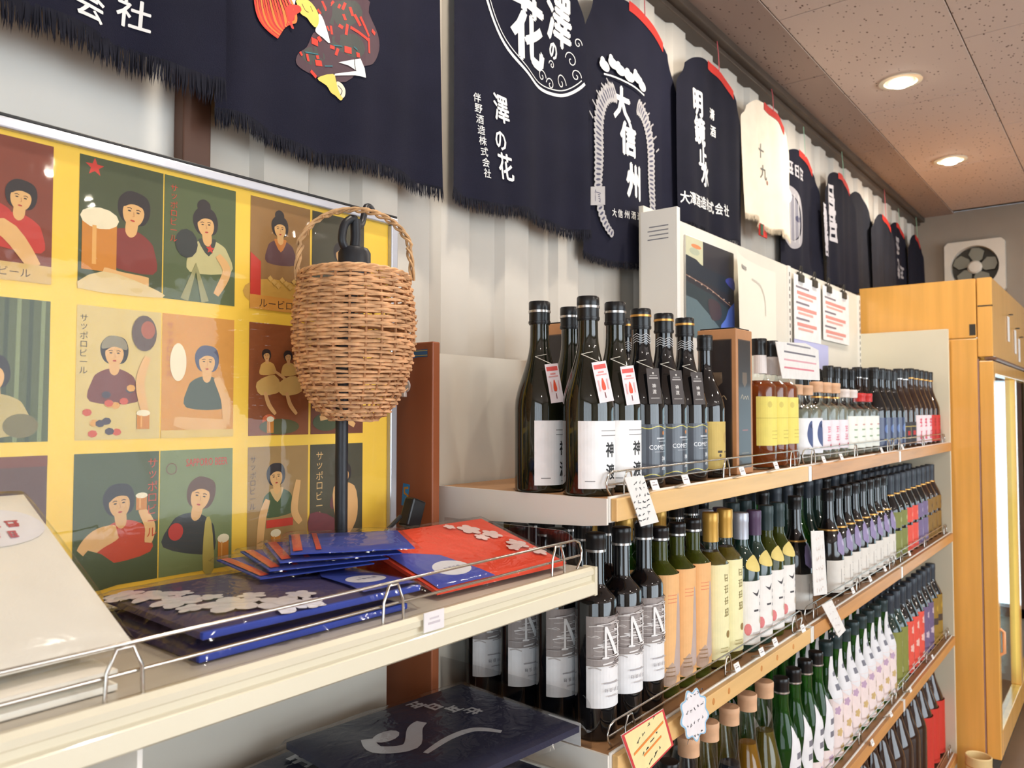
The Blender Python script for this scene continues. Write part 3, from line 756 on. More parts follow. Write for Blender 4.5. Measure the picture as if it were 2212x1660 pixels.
def card(k):
    a = Art(); w, h = CW/2, CH/2
    bgs = [(70,78,48),(84,96,58),(150,110,60),(70,66,48),(216,190,120),(214,150,66),(140,76,34),(112,58,34),(74,84,48),(120,132,84),(166,132,78),(74,70,52),(128,60,40),(86,94,58),(96,62,50)]
    a.rect(-w, -h, w, h, bgs[k])
    tr = (186,56,36); F = lambda i: (w*.0, 0)
    if k == 0:      # smiling woman with a big mug
        star(a, -.030, .060, .010, (206,58,44)); lady(a, .012, .020, .0175, -.12, (132,50,40)); mug(a, -.024, -.018, .036, .064)
        arm(a, [(.03,-.055),(.0,-.055),(-.02,-.05)], .014); a.poly([(-.045,-.071),(-.02,-.05),(.03,-.06),(.045,-.071)], (222,196,140), 3)
    elif k == 1:    # woman seen from the side, raising her hand
        lady(a, .006, .022, .0155, .12, (196,186,130), bun=True, collar=(60,64,56)); star(a, .012, -.006, .006, (206,58,44))
        a.ell(-.018, -.004, .014, .017, (48,52,48), 12); arm(a, [(.02,-.06),(.034,-.03),(.022,-.012)], .011)
        a.vtext('サッポロビール', -.034, .062, .0095, (196,70,46)); a.stroke([(-.02,-.07),(-.006,-.03),(.006,-.07)], .010, (150,146,96))
    elif k == 2:    # standing woman in kimono
        a.ell(-.005,-.05,.05,.02,(206,160,70)); lady(a, -.002, .036, .0125, .05, (96,62,64), bun=True, collar=(208,130,60))
        a.poly([(-.045,-.071),(-.045,0),(-.03,-.01),(-.03,-.071)], (200,52,36)); a.rect(-w,-h,w,-h+.018,(214,150,60)); a.text('ルービロポ', 0, -h+.009, .013, (70,44,36))
        for i in range(7): a.ell(-.016+.006*i, -.03-.004*(i % 3), .004, .004, (212,170,90), 4)
    elif k == 3:    # dark scene beside the iron pole
        lady(a, .004, .018, .013, 0, (90,70,50), skin=(196,150,96)); a.ell(-.02,-.05,.02,.012,(120,110,60)); a.ell(.02,-.055,.016,.01,(60,70,44))
    elif k == 4:    # woman with a grey cloche hat
        lady(a, -.006, .022, .0145, 0, (120,60,50), hat=(146,136,110)); a.vtext('サッポロビール', -.038, .062, .0090, (90,76,60))
        for i in range(14): a.ell(random.uniform(-.035,.012), random.uniform(-.065,-.015), .005, .004, [(206,88,62),(74,62,70),(220,160,80)][i % 3], 7)
        a.ell(.026,.046,.014,.02,(96,74,62)); a.ell(.03,.05,.008,.01,(170,90,60)); arm(a, [(.03,-.05),(.022,-.01),(.03,.02)], .010); mug(a, .026,-.05,.014,.02)
    elif k == 5:    # woman leaning on her elbow
        lady(a, .010, .018, .0150, 0, (74,84,66), hair=(84,88,110)); a.vtext('サッポロビール', -.036, .062, .0090, (190,110,60)); a.ell(-.026,.016,.010,.022,(240,226,190))
        arm(a, [(-.03,-.052),(.0,-.056),(.036,-.056)], .015); arm(a, [(.036,-.056),(.034,-.025),(.022,0)], .012); a.rect(-w,-h,w,-h+.009,(222,190,110))
    elif k == 6:    # two dancers
        for dx in (-.02, .012):
            lady(a, dx, .030, .0065, .1, (222,178,96)); a.poly([(dx-.014,-.004),(dx+.012,.006),(dx+.022,-.014),(dx-.008,-.020)], (222,182,104), 3)
            arm(a, [(dx-.002,-.016),(dx+.004,-.032),(dx+.014,-.044)], .006); arm(a, [(dx+.01,.012),(dx+.024,.004),(dx+.032,-.002)], .004)
        a.ell(-.016,-.052,.010,.008,(206,100,50)); a.ell(0,-.06,.03,.010,(90,90,48)); mug(a,-.014,-.058,.010,.02)
    elif k == 7:
        lady(a, 0, .014, .014, -.1, (90,40,32)); a.ell(-.02,-.055,.022,.012,(70,80,48)); arm(a,[(-.03,-.05),(0,-.045),(.03,-.06)],.010)
    elif k == 8:    # bare-shouldered woman drinking
        lady(a, .002, .016, .0165, .1, (196,70,34), skin=(218,168,106)); arm(a, [(-.036,-.034),(-.02,-.02),(.0,-.014)], .022); arm(a, [(.034,-.03),(.036,-.012),(.026,.008)], .012)
        mug(a, .026, .016, .012, .018); a.vtext('サッポロビール', .038, .064, .0125, (196,74,40)); a.poly([(-.045,-.071),(-.03,-.03),(.01,-.06),(.0,-.071)], (74,84,50), 3)
    elif k == 9:    # woman turning her head over a dark coat
        lady(a, .004, .016, .0175, -.25, (58,60,58), hair=(96,62,40)); a.text('SAPPORO BEER', .012, .056, .0125, (196,66,44), .01, .62)
        a.ell(-.026, -.022, .009, .010, (186,60,48)); a.poly([(.01,-.015),(.018,-.015),(.022,-.071),(.008,-.071)], (180,164,84), 3); mug(a, .034,-.048,.014,.03); a.ring(-.032,.05,.006,.006,.0012,(120,90,60))
    elif k == 10:   # woman holding up an arm, green dress and red sash
        lady(a, -.004, .032, .0135, .08, (74,92,54), collar=(214,176,116)); arm(a, [(-.028,-.066),(-.024,-.02),(-.016,.004)], .011); arm(a, [(.034,-.03),(.024,-.012),(.030,.026)], .011)
        a.rect(-.018,-.032,.022,-.022,(206,62,40)); mug(a, -.004,-.05,.014,.028); a.rect(-w,-h,w,-h+.010,(150,110,70)); a.vtext('サッポロビール', -.038, .060, .0095, (96,74,60))
    elif k == 11:   # woman from behind
        lady(a, .012, .028, .0125, 0, (110,62,66), skin=(222,172,112)); a.poly([(-.006,.012),(.03,.012),(.036,-.03),(.018,-.056),(.0,-.04)], (222,172,112), 4)
        a.vtext('サッポロビール', -.030, .062, .0130, (220,180,120)); a.ell(-.028,-.054,.016,.018,(214,160,100)); a.poly([(-.045,-.02),(-.005,-.03),(0,-.06),(-.03,-.07),(-.045,-.06)], (118,60,66), 3)
    elif k == 12:   # two women, red kimono
        lady(a, -.018, .022, .015, .1, (190,54,44), bun=True); lady(a, .016, .012, .014, -.1, (196,60,48)); arm(a, [(-.03,-.045),(0,-.02),(.03,-.055)], .018); a.rect(-w,-h,w,-h+.018,(214,178,110)); a.text('ビール', .012,-h+.009,.010,(80,56,44))
    elif k == 13:
        for i in range(8): a.stroke([(-.04+.011*i,-.071),(-.038+.011*i,.071)], .004, [(60,70,44),(130,140,96)][i % 2])
        lady(a, -.006, -.006, .016, .1, (190,170,110)); a.ell(.02,-.055,.016,.012,(120,110,70))
    else:
        lady(a, 0, .01, .015, 0, (110,56,48)); a.rect(-w,.060,w,h,(120,62,40))
    return a
xs = [(.288+.0005, (12,13,14)), (.4045, (0,4,8)), (.4965, (1,5,9)), (.6080, (2,6,10)), (.7020, (3,7,11))]
names = ['two women in red','green striped scene','dark brown scene','smiling woman with a beer mug and red star','woman in a kimono, seen from the side','standing woman in a dark kimono','dark scene','woman in a grey hat','woman leaning on her elbow','two dancers','reddish dark scene','bare-shouldered woman drinking','short-haired woman in a dark coat','woman in green with a red sash','woman seen from behind']
lab = dict(zip([12,13,14,0,1,2,3,4,5,6,7,8,9,10,11], names))
for cx, ks in xs:
    for row, k in enumerate(ks):
        zc = (1.6500, 1.4910, 1.3350)[row]
        o = card(k).obj('picture_card', PRINT, t, lambda x, z, l, cx=cx, zc=zc: ((cx+x)*KB-.3, -.0042-l, 1.45+(zc+z-1.45)*KB-LZ)); o['label'] = 'picture card: '+lab[k]
cov = MB(); NX, NZ = 60, 34; v = []; f = []
for j in range(NZ+1):
    for i in range(NX+1):
        xx = BX0+(BX1-BX0)*i/NX; zz = BZ0+.001+(BZ1-.012-BZ0)*j/NZ
        v.append((xx, YBD-.0125-.0012*math.sin(11*xx+2)*math.sin(7*zz)-.0006*math.sin(31*xx+9*zz), zz))
for j in range(NZ):
    for i in range(NX):
        q = j*(NX+1)+i; f.append((q, q+1, q+NX+2, q+NX+1))
L4(cov.add(v, f), 'clear_cover', M_COVER, 180)

# ------------------------------------------------------------------ iron stand with the wicker basket
PX_, PY_ = .682, .808
t = thing('iron_stand', 'black iron pole stand rising behind the bagged cloths', 'stand', (.678, .823, LZ+.0007))
MB().tube([(0,0,.001),(0,0,.30),(.011,-.010,.392)], .0085, 14).obj('pole', M_IRON, t, 60)
MB().lathe([(0,0),(.015,0),(.015,.004),(.011,.008),(0,.008)], 24).obj('foot', M_IRON, t, 40)
MB().lathe([(0,.388),(.0205,.388),(.0215,.393),(.0215,.424),(.018,.430),(.009,.433),(0,.433)], 24, (.011,-.010,0)).obj('cap', M_IRON, t, 40)
lp = [(-.004,-.010,.428),(-.010,-.010,.438),(-.007,-.010,.458),(.003,-.010,.468),(.012,-.010,.470)]
MB().tube(spline(lp, 6, False), .0055, 10).obj('loop', M_IRON, t, 60)
MB().tube([(.011,-.010,.428),(.013,-.010,.445),(.012,-.010,.470)], .0068, 10).obj('loop_bar', M_IRON, t, 60)
hp = [(.012,-.006,.469),(.030,.006,.466),(.044,.014,.474),(.052,.018,.490),(.060,.022,.502),(.068,.022,.501),(.071,.022,.495)]
MB().tube(spline(hp, 5, False), .0048, 8).obj('hook', M_IRON, t, 60)
# clamp with a rod
t = thing('black_clamp', 'small black clamp with a thin rod beside the brown board', 'clamp', (.806, .845, LZ))
MB().box(-.013, .015, -.010, .010, .045, .088, .003).obj('body', M_BLACK, t).rotation_euler = (0, .35, 0)
MB().tube([(0,0,.06),(-.04,-.01,.042),(-.085,-.02,.022)], .0032, 7).obj('rod', M_BLACK, t)
MB().tube([(.02,0,.002),(.016,.004,.05)], .004, 7).obj('foot', M_BLACK, t)

M_WICK = pm('wicker', (216,166,120), .6, .32, 60, .2, 300)
M_WICKD = pm('wicker_stake', (176,124,82), .65, .25, 60)
t = thing('wicker_basket', 'round brown wicker basket with rope handle hung on the iron stand', 'basket', (PX_+.004, PY_, 1.447))
BP = [(.0285,-.008),(.035,-.004),(.045,.003),(.055,.015),(.0645,.034),(.0735,.062),(.0780,.095),(.0785,.125),(.0755,.155),(.0705,.178),(.0680,.190)]
def brad(z):
    for (r0, z0), (r1, z1) in zip(BP, BP[1:]):
        if z <= z1: q = (z-z0)/(z1-z0); return r0+(r1-r0)*q
    return BP[-1][0]
NS = 24; rows = 42; wv = MB(); rnd = random.Random(3)
for i in range(rows):
    z = -.007+.190*(i/(rows-1))**.93; r = brad(z); ph = (i % 2)*PI; n = 78; tilt = rnd.uniform(-.0016,.0016); p0 = rnd.uniform(0,6)
    pts = [((r+.0022*math.cos(NS/2*a+ph)+rnd.uniform(-.0005,.0005))*math.cos(a), (r+.0022*math.cos(NS/2*a+ph))*math.sin(a), z+tilt*math.sin(a+p0)+.0008*math.sin(3*a+p0)+rnd.uniform(-.0004,.0004)) for a in (2*PI*k/n for k in range(n))]
    wv.tube(pts, rnd.uniform(.0018,.0025), 5, True)
o = wv.obj('weave', M_WICK, t, 60); o['kind'] = 'stuff'
sk = MB()
for k in range(NS):
    a = 2*PI*k/NS; sk.tube([(brad(z)*math.cos(a), brad(z)*math.sin(a), z) for z in (-.006+.192*j/14 for j in range(15))], .0017, 5)
o = sk.obj('stakes', M_WICKD, t, 60); o['kind'] = 'stuff'
rm = MB()
for k in range(3):
    rm.tube([((.0705+.002*math.cos(9*a+k*2.1))*math.cos(a), (.0705+.002*math.cos(9*a+k*2.1))*math.sin(a), .184+.002*math.sin(9*a+k*2.1)+.0015*math.sin(2*a)) for a in (2*PI*j/90 for j in range(90))], .0017, 5, True)
rm.obj('rim', M_WICK, t, 60)
hd = MB()
for k in range(3):
    pts = []
    for j in range(70):
        u = j/69; an = PI*(1-u); cx = .072*math.cos(an)*(1.10 if .12 < u < .88 else 1.04); cz = .178+.094*math.sin(an)**.75
        pts.append((cx+.0028*math.cos(20*u*2+k*2.09), .0028*math.sin(20*u*2+k*2.09), cz+.0022*math.cos(20*u*2+k*2.09+1)))
    hd.tube(pts, .0019, 5)
hd_ = hd.obj('handle', pm('rope_tan', (200,158,112), .7, .3, 70), t, 60)
hd_.rotation_euler = (0,0,-.75)
ws = MB()
for k in range(26):
    z = rnd.uniform(.01,.275); u = rnd.random()
    if z > .19: a = rnd.uniform(0, PI); p = Vector((.072*math.cos(a)*math.cos(-.75), .072*math.cos(a)*math.sin(-.75), .178+.094*math.sin(a)**.75))
    else: a = rnd.uniform(PI, 2*PI); r = brad(z)+.002; p = Vector((r*math.cos(a), r*math.sin(a), z))
    d = Vector((rnd.uniform(-1,1), rnd.uniform(-1,.3), rnd.uniform(-.3,1))).normalized()*rnd.uniform(.004,.011)
    ws.tube([p, p+d*.6, p+d+Vector((0,0,.001))], .0006, 4)
o = ws.obj('loose_ends', M_WICK, t); o['kind'] = 'stuff'

# ------------------------------------------------------------------ bagged cloths
def pack(name, label, cat, cx, cy, z, w, d, th, rz, mat, draw=None, group=None, rx=0., ry=0., sleeve=True, pr=PRINTG, edge=None, puff=.25, smat=None, over=.012):
    t = thing(name, label, cat, (cx, cy, z), group); t.rotation_euler = (rx, ry, rz)
    rnd = random.Random(hash(label) % 1000 if False else len(label)*7+int(cx*1000)); p1, p2 = rnd.uniform(0,6), rnd.uniform(0,6)
    def topz(x, y):
        e = (1-abs(2*x/w)**6)*(1-abs(2*y/d)**6); e = max(0, e)
        return th*(.55+.45*e**.5)+th*puff*e*(math.sin(26*x+p1)*math.sin(19*y+p2)*.35+.2*math.sin(40*x+30*y))
    def grid(W_, D_, zf, n=22):
        v = [(W_*(i/n-.5), D_*(j/n-.5), zf(W_*(i/n-.5), D_*(j/n-.5))) for j in range(n+1) for i in range(n+1)]
        f = [(j*(n+1)+i, j*(n+1)+i+1, (j+1)*(n+1)+i+1, (j+1)*(n+1)+i) for j in range(n) for i in range(n)]
        return v, f
    n = 22; v, f = grid(w, d, topz, n); o = len(v); rim = [i for i in range(n+1)]+[j*(n+1)+n for j in range(1, n+1)]+[n*(n+1)+i for i in range(n-1, -1, -1)]+[j*(n+1) for j in range(n-1, 0, -1)]
    mb = MB(); mb.add(v, f); b = [(v[i][0], v[i][1], .0005) for i in rim]; mb.v += b; K = len(rim)
    for q in range(K): mb.f.append((rim[q], rim[(q+1) % K], o+(q+1) % K, o+q))
    mb.f.append(tuple(range(o+K-1, o-1, -1)))
    mb.obj('folded_cloth', mat, t, 45)
    if edge:
        MB().box(-w/2-.001, w/2+.001, -d/2-.0016, -d/2+.004, .001, th*.62, .001).obj('folded_edge', edge, t)
    if draw:
        a = Art(); draw(a, w, d); a.obj('print', pr, t, lambda x, y, l: (x, y, topz(x, y)+.0008+l), (.02, .02))
    if sleeve:
        W_, D_ = w+2*over, d+2*over
        def sz(x, y):
            xx = max(-w/2*.995, min(w/2*.995, x)); yy = max(-d/2*.995, min(d/2*.995, y)); out = max(abs(x)-w/2, abs(y)-d/2, 0)
            k_ = max(0, 1-out/over)
            return .0012+(topz(xx, yy)+.0030)*k_**.7+.0007*math.sin(60*x+p1+20*y)
        v, f = grid(W_, D_, sz, 30); MB().add(v, f).obj('clear_sleeve', smat or M_SLEEVE, t, 60)
    return t
FLW = (226,224,232)
def flower(a, x, y, r, c, rot=0.):
    for k in range(5):
        q = rot+2*PI*k/5; a.ell(x+r*.62*math.cos(q), y+r*.62*math.sin(q), r*.52, r*.44, c, 9, q)
    a.ell(x, y, r*.35, r*.35, c, 8)
def spray(a, pts, c):
    for (x, y, r) in pts: flower(a, x, y, r, c, x*90)
M_PNAVY = pm('navy_purple_cloth', (62,54,92), .75, .12, 20, .2, 300); M_PBLUE = pm('royal_blue_cloth', (52,72,164), .75, .10, 20, .2, 300)
M_PRED = pm('vermilion_cloth', (232,72,40), .75, .06, 20, .2, 300); M_PCREAM = pm('cream_canvas', (250,243,228), .85, .03, 20, .25, 500)
M_PDARK = pm('midnight_cloth', (36,38,62), .85, .12, 20, .3, 300)
OVAL = (240,240,244)
def oval(a, x, y, rx, ry, txt, c=(120,130,160), tl=.006, rot=0.):
    a.ell(x, y, rx, ry, OVAL, 24, rot); a.marks(4, x-tl*1.6, y, tl, c, tl*1.1, 0, 4, .12)
pack('bagged_cloth', 'navy bagged cloth with large white blossoms, lower of the two', 'bagged cloth', .482, .727, LZ+.0007, .235, .215, .012, -.02, M_PNAVY, lambda a, w, d: (spray(a, [(-.10,.10,.016),(-.08,.085,.012)], FLW), a.rect(.03,.08,.07,.098,(232,226,236))), edge=M_PBLUE)
pack('bagged_cloth', 'navy bagged cloth with white blossoms and an oval sticker, on top', 'bagged cloth', .494, .720, LZ+.0185, .245, .205, .012, -.05, M_PNAVY, lambda a, w, d: (spray(a, [(-.115,.075,.018),(-.10,.045,.020),(-.078,.030,.012),(-.095,.0,.022),(-.068,-.012,.012),(-.10,-.035,.012),(-.07,-.055,.026),(-.04,-.04,.013),(-.035,-.085,.022),(-.005,-.07,.014),(-.01,-.098,.012)], FLW), a.poly([(.050,-.100),(.120,-.100),(.120,.06),(.09,.04),(.055,-.02)], (66,84,178)), oval(a, .084,-.060,.024,.018,''), a.rect(.020,.030,.052,.046,(232,226,236))), edge=M_PBLUE)
def dfan(k):
    def f(a, w, d):
        a.rect(-w/2*.96, -d/2*.9, -w/2*.96+.010, d/2*.9, (214,70,60)); a.rect(-w/2*.6, -d/2*.9, -w/2*.6+.006, d/2*.9, (214,70,60))
    return f
def dred(a, w, d):
    a.poly([(-w/2*.97,-d/2*.97),(-.020,-d/2*.97),(-.05,-.01),(-w/2*.97,.02)], (66,80,178)); oval(a, -.062,-.045,.028,.019,'')
    spray(a, [(.055,.045,.016),(.075,.02,.014),(.05,.015,.010),(.085,-.02,.015),(.065,-.03,.009),(.095,-.05,.012),(.03,.06,.008)], (246,214,206))
pack('bagged_cloth', 'vermilion bagged cloth at the back of the red ones', 'bagged cloth', .790, .764, LZ+.0007, .22, .060, .030, .0, M_PRED, lambda a, w, d: spray(a, [(.06,.02,.010),(.08,-.01,.008)], (246,214,206)), edge=None)
for k in range(4):
    pack('bagged_cloth', ['lowest','second lowest','second highest','topmost'][k]+' blue bagged cloth with red stripes in the fan', 'bagged cloth', .570+.016*k, .775-.013*k, LZ+.036+.0072*k, .135, .135, .0034, -.22-.13*k, M_PBLUE, dfan(k), 'fanned blue cloths', edge=None, over=.008)
pack('bagged_cloth', 'vermilion and blue bagged cloth with an oval sticker, right front', 'bagged cloth', .772, .694, LZ+.0275, .235, .165, .009, -.06, M_PRED, dred, rx=.27, over=.005)
# cream canvas packs, left foreground
for k, (dz, lb) in enumerate(((.0007, 'lowest cream canvas pack of the stack at the left edge'), (.0115, 'middle cream canvas pack of the stack at the left edge'))):
    pack('canvas_pack', lb, 'bagged cloth', .155, .725, LZ+dz, .27, .225, .0095, 0, M_PCREAM, None, 'cream canvas packs', sleeve=False, puff=.12)
def dcream(a, w, d):
    a.ell(.088, .056, .046, .030, (246,244,248), 26)
    a.marks(4, .064, .064, .012, (196,84,100), .015, -.002, 7, .16); a.marks(3, .076, .046, .011, (200,100,116), .014, -.002, 9, .16)
    a.ell(-.10,-.08,.016,.005,(120,118,112),12,.3); a.ell(-.09,-.03,.012,.006,(130,126,120),12,.2)
t = pack('canvas_pack', 'topmost cream canvas pack with a white oval sticker, tilted toward the viewer', 'bagged cloth', .165, .723, 1.316, .275, .225, .010, .03, M_PCREAM, dcream, 'cream canvas packs', rx=.47, puff=.18, over=.007, smat=film('hazy_plastic', (.90,.90,.90), .2, .5, .02, .4, 30))
# the rolled cloth that props it up
o = tag(MB().lathe([(0,0),(.030,0),(.033,.006),(.033,.24),(.030,.246),(0,.246)], 24).obj('rolled_cloth', M_PCREAM, None, 40), 'rolled cream cloth propping up the topmost canvas pack', 'rolled cloth'); o.rotation_euler = (0,PI/2,0); o.location = (.035, .802, LZ+.0245+.034)

# bagged navy aprons on the lower shelf
def dap(n):
    def f(a, w, d):
        c = (196,198,204)
        if n == 0: a.poly([(-.09,-.02),(-.06,.02),(-.02,.0),(0,.02),(.02,-.01),(-.03,-.03)], c, 4)
        if n == 1:
            a.stroke([(-.085,.035),(-.095,.0),(-.06,-.02),(-.02,.02),(.0,.03)], .022, c, 5, .3); a.ell(-.062,.026,.022,.014,c,12,.3); a.stroke([(-.06,-.05),(-.01,-.035),(.03,-.04),(.05,-.07)], .012, c, 5, .4)
            a.marks(4, .035, .085, .026, c, .012, -.026, 6, .16)
        if n == 2: a.marks(2, -.02, .03, .05, c, .01, -.05, 5, .14)
    return f
pack('bagged_apron', 'bagged navy apron lying lowest on the lower shelf', 'bagged apron', .70, .735, .9262, .42, .27, .040, .0, M_PDARK, None, 'bagged navy aprons')
pack('bagged_apron', 'bagged navy apron with small characters at the back of the lower shelf', 'bagged apron', .66, .805, .983, .40, .165, .026, .04, M_PDARK, dap(2), 'bagged navy aprons')
pack('bagged_apron', 'bagged navy apron with large pale characters, topmost on the right', 'bagged apron', .758, .725, 1.020, .30, .235, .016, -.10, M_PDARK, dap(1), 'bagged navy aprons')
pack('bagged_apron', 'bagged dark apron with a large pale character, left of the topmost one', 'bagged apron', .455, .662, .985, .25, .09, .040, .0, M_PDARK, dap(0), 'bagged navy aprons')
# ------------------------------------------------------------------ tall wooden cabinet (refrigerated showcase) at the end
FX, FY = 3.60, .432
t = thing('showcase_fridge', 'tall orange wood showcase fridge beyond the bottle shelving', 'fridge', (FX, FY, 0))
def LF(mb, n, m, s=None, p=t): return shift(mb, (-FX, -FY, 0)).obj(n, m, p, s)
body = LF(MB().box(FX, FX+.02, FY+.055, .935, 0, 1.742, .002), 'side_panel', M_ORANGE)
LF(MB().box(FX, 4.95, FY+.055, .935, 1.746, 1.983, .003), 'top_box', M_ORANGE)
LF(MB().box(FX, 4.95, FY, FY+.052, 1.668, 1.983, .003), 'header', M_ORANGE)
LF(MB().box(FX-.001, FX+.02, FY+.0, FY+.05, 1.868, 1.873), 'header_seam', M_FAND)
LF(MB().box(FX-.001, 4.9, FY-.012, FY+.03, 1.655, 1.666, .002), 'header_trim', pm('brown_plastic_trim', (120,84,62), .4))
LF(MB().box(FX-.0006, FX+.01, FY+.058, FY+.080, 1.755, 1.800), 'vent_plate', M_FAND)
LF(MB().box(FX+.001, FX+.03, FY+.050, FY+.0545, .03, 1.66), 'door_gasket', pm('mauve_gasket', (176,138,124), .5))
dr = LF(MB().box(FX, FX+.05, FY, FY+.049, .10, 1.652, .003), 'door_stile', M_ORANGE)
LF(MB().box(FX+.05, 4.9, FY, FY+.049, .10, .20, .003), 'door_rail', M_ORANGE)
LF(MB().box(FX+.05, 4.9, FY, FY+.049, 1.60, 1.652, .003), 'door_rail', M_ORANGE)
LF(MB().box(4.30, 4.36, FY, FY+.049, .2, 1.6, .003), 'door_stile', M_ORANGE)
M_FGL = film('fridge_glass', (.78,.95,.96), .03, 1.4, .06)
for a_, b_ in ((FX+.05, 4.30), (4.36, 4.9)): LF(MB().box(a_, b_, FY+.02, FY+.026, .2, 1.6), 'door_glass', M_FGL)
LF(MB().box(FX+.02, 4.93, .90, .93, 0, 1.742), 'back', pm('pale_aqua_liner', (206,236,236), .4))
LF(MB().box(4.93, 4.95, FY+.055, .93, 0, 1.742), 'side_panel', M_ORANGE)
LF(MB().box(FX+.02, 4.93, FY+.06, .90, 0, .12), 'floor_pan', M_WHITEMETAL)
M_TUBE = emit('cool_tube_glow', (.80,.98,1.), 9)
for xx in (FX+.09, 4.28, 4.42): LF(MB().tube([(xx, FY+.075, .25), (xx, FY+.075, 1.6)], .016, 12), 'tube_lamp', M_TUBE, 60)
for zz in (.45, .8, 1.15, 1.45): LF(MB().box(FX+.03, 4.9, FY+.10, .90, zz, zz+.006), 'wire_shelf', M_WHITEMETAL)
LF(MB().box(FX+.01, 4.93, FY+.03, FY+.06, .0, .09), 'kick_plate', M_FAND)
LF(MB().tube([(FX+.025, FY, .50), (FX+.025, FY-.014, .51), (FX+.025, FY-.014, .59), (FX+.025, FY, .60)], .006, 8), 'handle', pm('peach_handle', (236,170,120), .4), 50)
for q, (xx, zz) in enumerate(((4.05,1.87),(4.30,1.83),(4.45,1.80))):
    o = tag(MB().box(xx, xx+.06, FY-.004, FY-.0015, zz-.11, zz).obj('paper_tag', pm('white_paper', (240,236,232), .7)), ORD[q]+' white paper tag from the left pinned to the fridge header', 'paper tag', 'tags on the fridge header')
    MB().lathe([(0,0),(.009,.0),(.009,.004),(0,.006)], 12, (xx+.03, FY-.013, zz+.006)).obj('pin', M_FAND, o)
# small round tub on the floor in front of it
t = thing('wooden_tub', 'small pale round wooden tub at the foot of the shelving', 'tub', (3.515, .498, 0))
MB().lathe([(0,0),(.036,0),(.040,.006),(.046,.13),(.043,.133),(.040,.13),(.036,.01),(0,.01)], 26).obj('body', pm('pale_wood', (236,208,150), .5, .1, 10), t, 40)
for zz, rr in ((.03,.0413),(.095,.0445)): MB().tube([(rr*math.cos(2*PI*i/30), rr*math.sin(2*PI*i/30), zz) for i in range(30)], .002, 6, True).obj('hoop', M_STRIPD, t, 60)

# ------------------------------------------------------------------ boards and papers above the top shelf
t = thing('white_upright_panel', 'tall white upright panel with small print, left of the mountain poster', 'panel', (1.648, .822, 1.3275))
MB().box(0, .007, 0, .091, 0, .597, .001).obj('sheet', M_WHITEMETAL, t)
MB().box(.0, .016, -.004, 0, 0, .597, .001).obj('front_edge', M_WHITEMETAL, t)
a = Art()
for i in range(4): a.rect(.018, .556-.010*i, .068+.004*(i % 2), .5585-.010*i, (120,120,128))
a.obj('print', PRINT, t, lambda x, z, l: (-l, x, z))
MB().box(.016, .135, .046, .050, 0, .585, .001).obj('side_board', M_CREAMBACK, t)
t = thing('mountain_poster', 'dark blue night mountain poster behind the top shelf bottles', 'poster', (1.795, .868, 1.3275))
MB().box(0, .30, 0, .006, 0, .565, .0008).obj('board', M_WHITEMETAL, t)
a = Art(); a.rect(0,.02,.30,.563,(46,46,54)); a.poly([(0,.563),(.10,.563),(.10,.42),(.06,.45),(0,.46)], (206,204,170)); a.ell(.06,.52,.03,.012,(222,140,90),12); a.ell(.05,.49,.03,.02,(180,186,160),12)
a.poly([(0,.46),(.12,.42),(.30,.40),(.30,.30),(0,.36)], (36,46,58)); a.poly([(0,.32),(.15,.28),(.30,.20),(.30,.02),(0,.02)], (48,62,68))
a.poly([(0,.24),(.06,.23),(.14,.16),(.20,.10),(.23,.02),(0,.02)], (96,116,122)); a.stroke([(0,.35),(.06,.335),(.14,.31),(.22,.27),(.30,.23)], .006, (150,118,104), 4)
for i in range(8): a.ell(.02+.035*i, .345-.012*i, .005, .004, (196,170,150), 7)
a.poly([(.20,.02),(.21,.12),(.24,.16),(.26,.22),(.30,.27),(.30,.02)], (92,120,206)); a.poly([(.24,.38),(.27,.41),(.30,.40),(.30,.34)], (60,70,150), 3); a.poly([(.13,.25),(.20,.24),(.21,.16),(.15,.14)], (72,58,64), 3)
a.obj('print', PRINTG, t, lambda x, z, l: (x, -l, .30+z*.468))
# curled white poster
t = thing('curled_poster', 'cream poster with a curled left edge, right of the mountain poster', 'poster', (2.06, .896, 1.3275))
v = []; f = []; NX, NZ = 24, 20
for j in range(NZ+1):
    for i in range(NX+1):
        s = i/NX; z = .57*j/NZ; lx = -.07*(1-j/NZ)**1.5*(1-s)
        v.append((s*.44+lx, -.085*(1-s)**3*(.6+.4*(1-j/NZ)), z))
for j in range(NZ):
    for i in range(NX): q = j*(NX+1)+i; f.append((q, q+1, q+NX+2, q+NX+1))
MB().add(v, f).obj('sheet', pm('cream_paper', (238,230,212), .6, .02, 6), t, 180)
a = Art(); a.rect(.10,.535,.16,.545,(150,146,138))
for i in range(9): a.rect(.12,.30-.014*i,.19,.305-.014*i,(222,206,190))
a.stroke([(.22,.52),(.30,.51),(.34,.47),(.345,.42)], .004, (200,194,184), 5)
a.obj('print', PRINT, t, lambda x, z, l: (x, -.085*(1-x/.44)**3*(.6+.4*(1-z/.57))-.0012-l, z), (.02,.05))
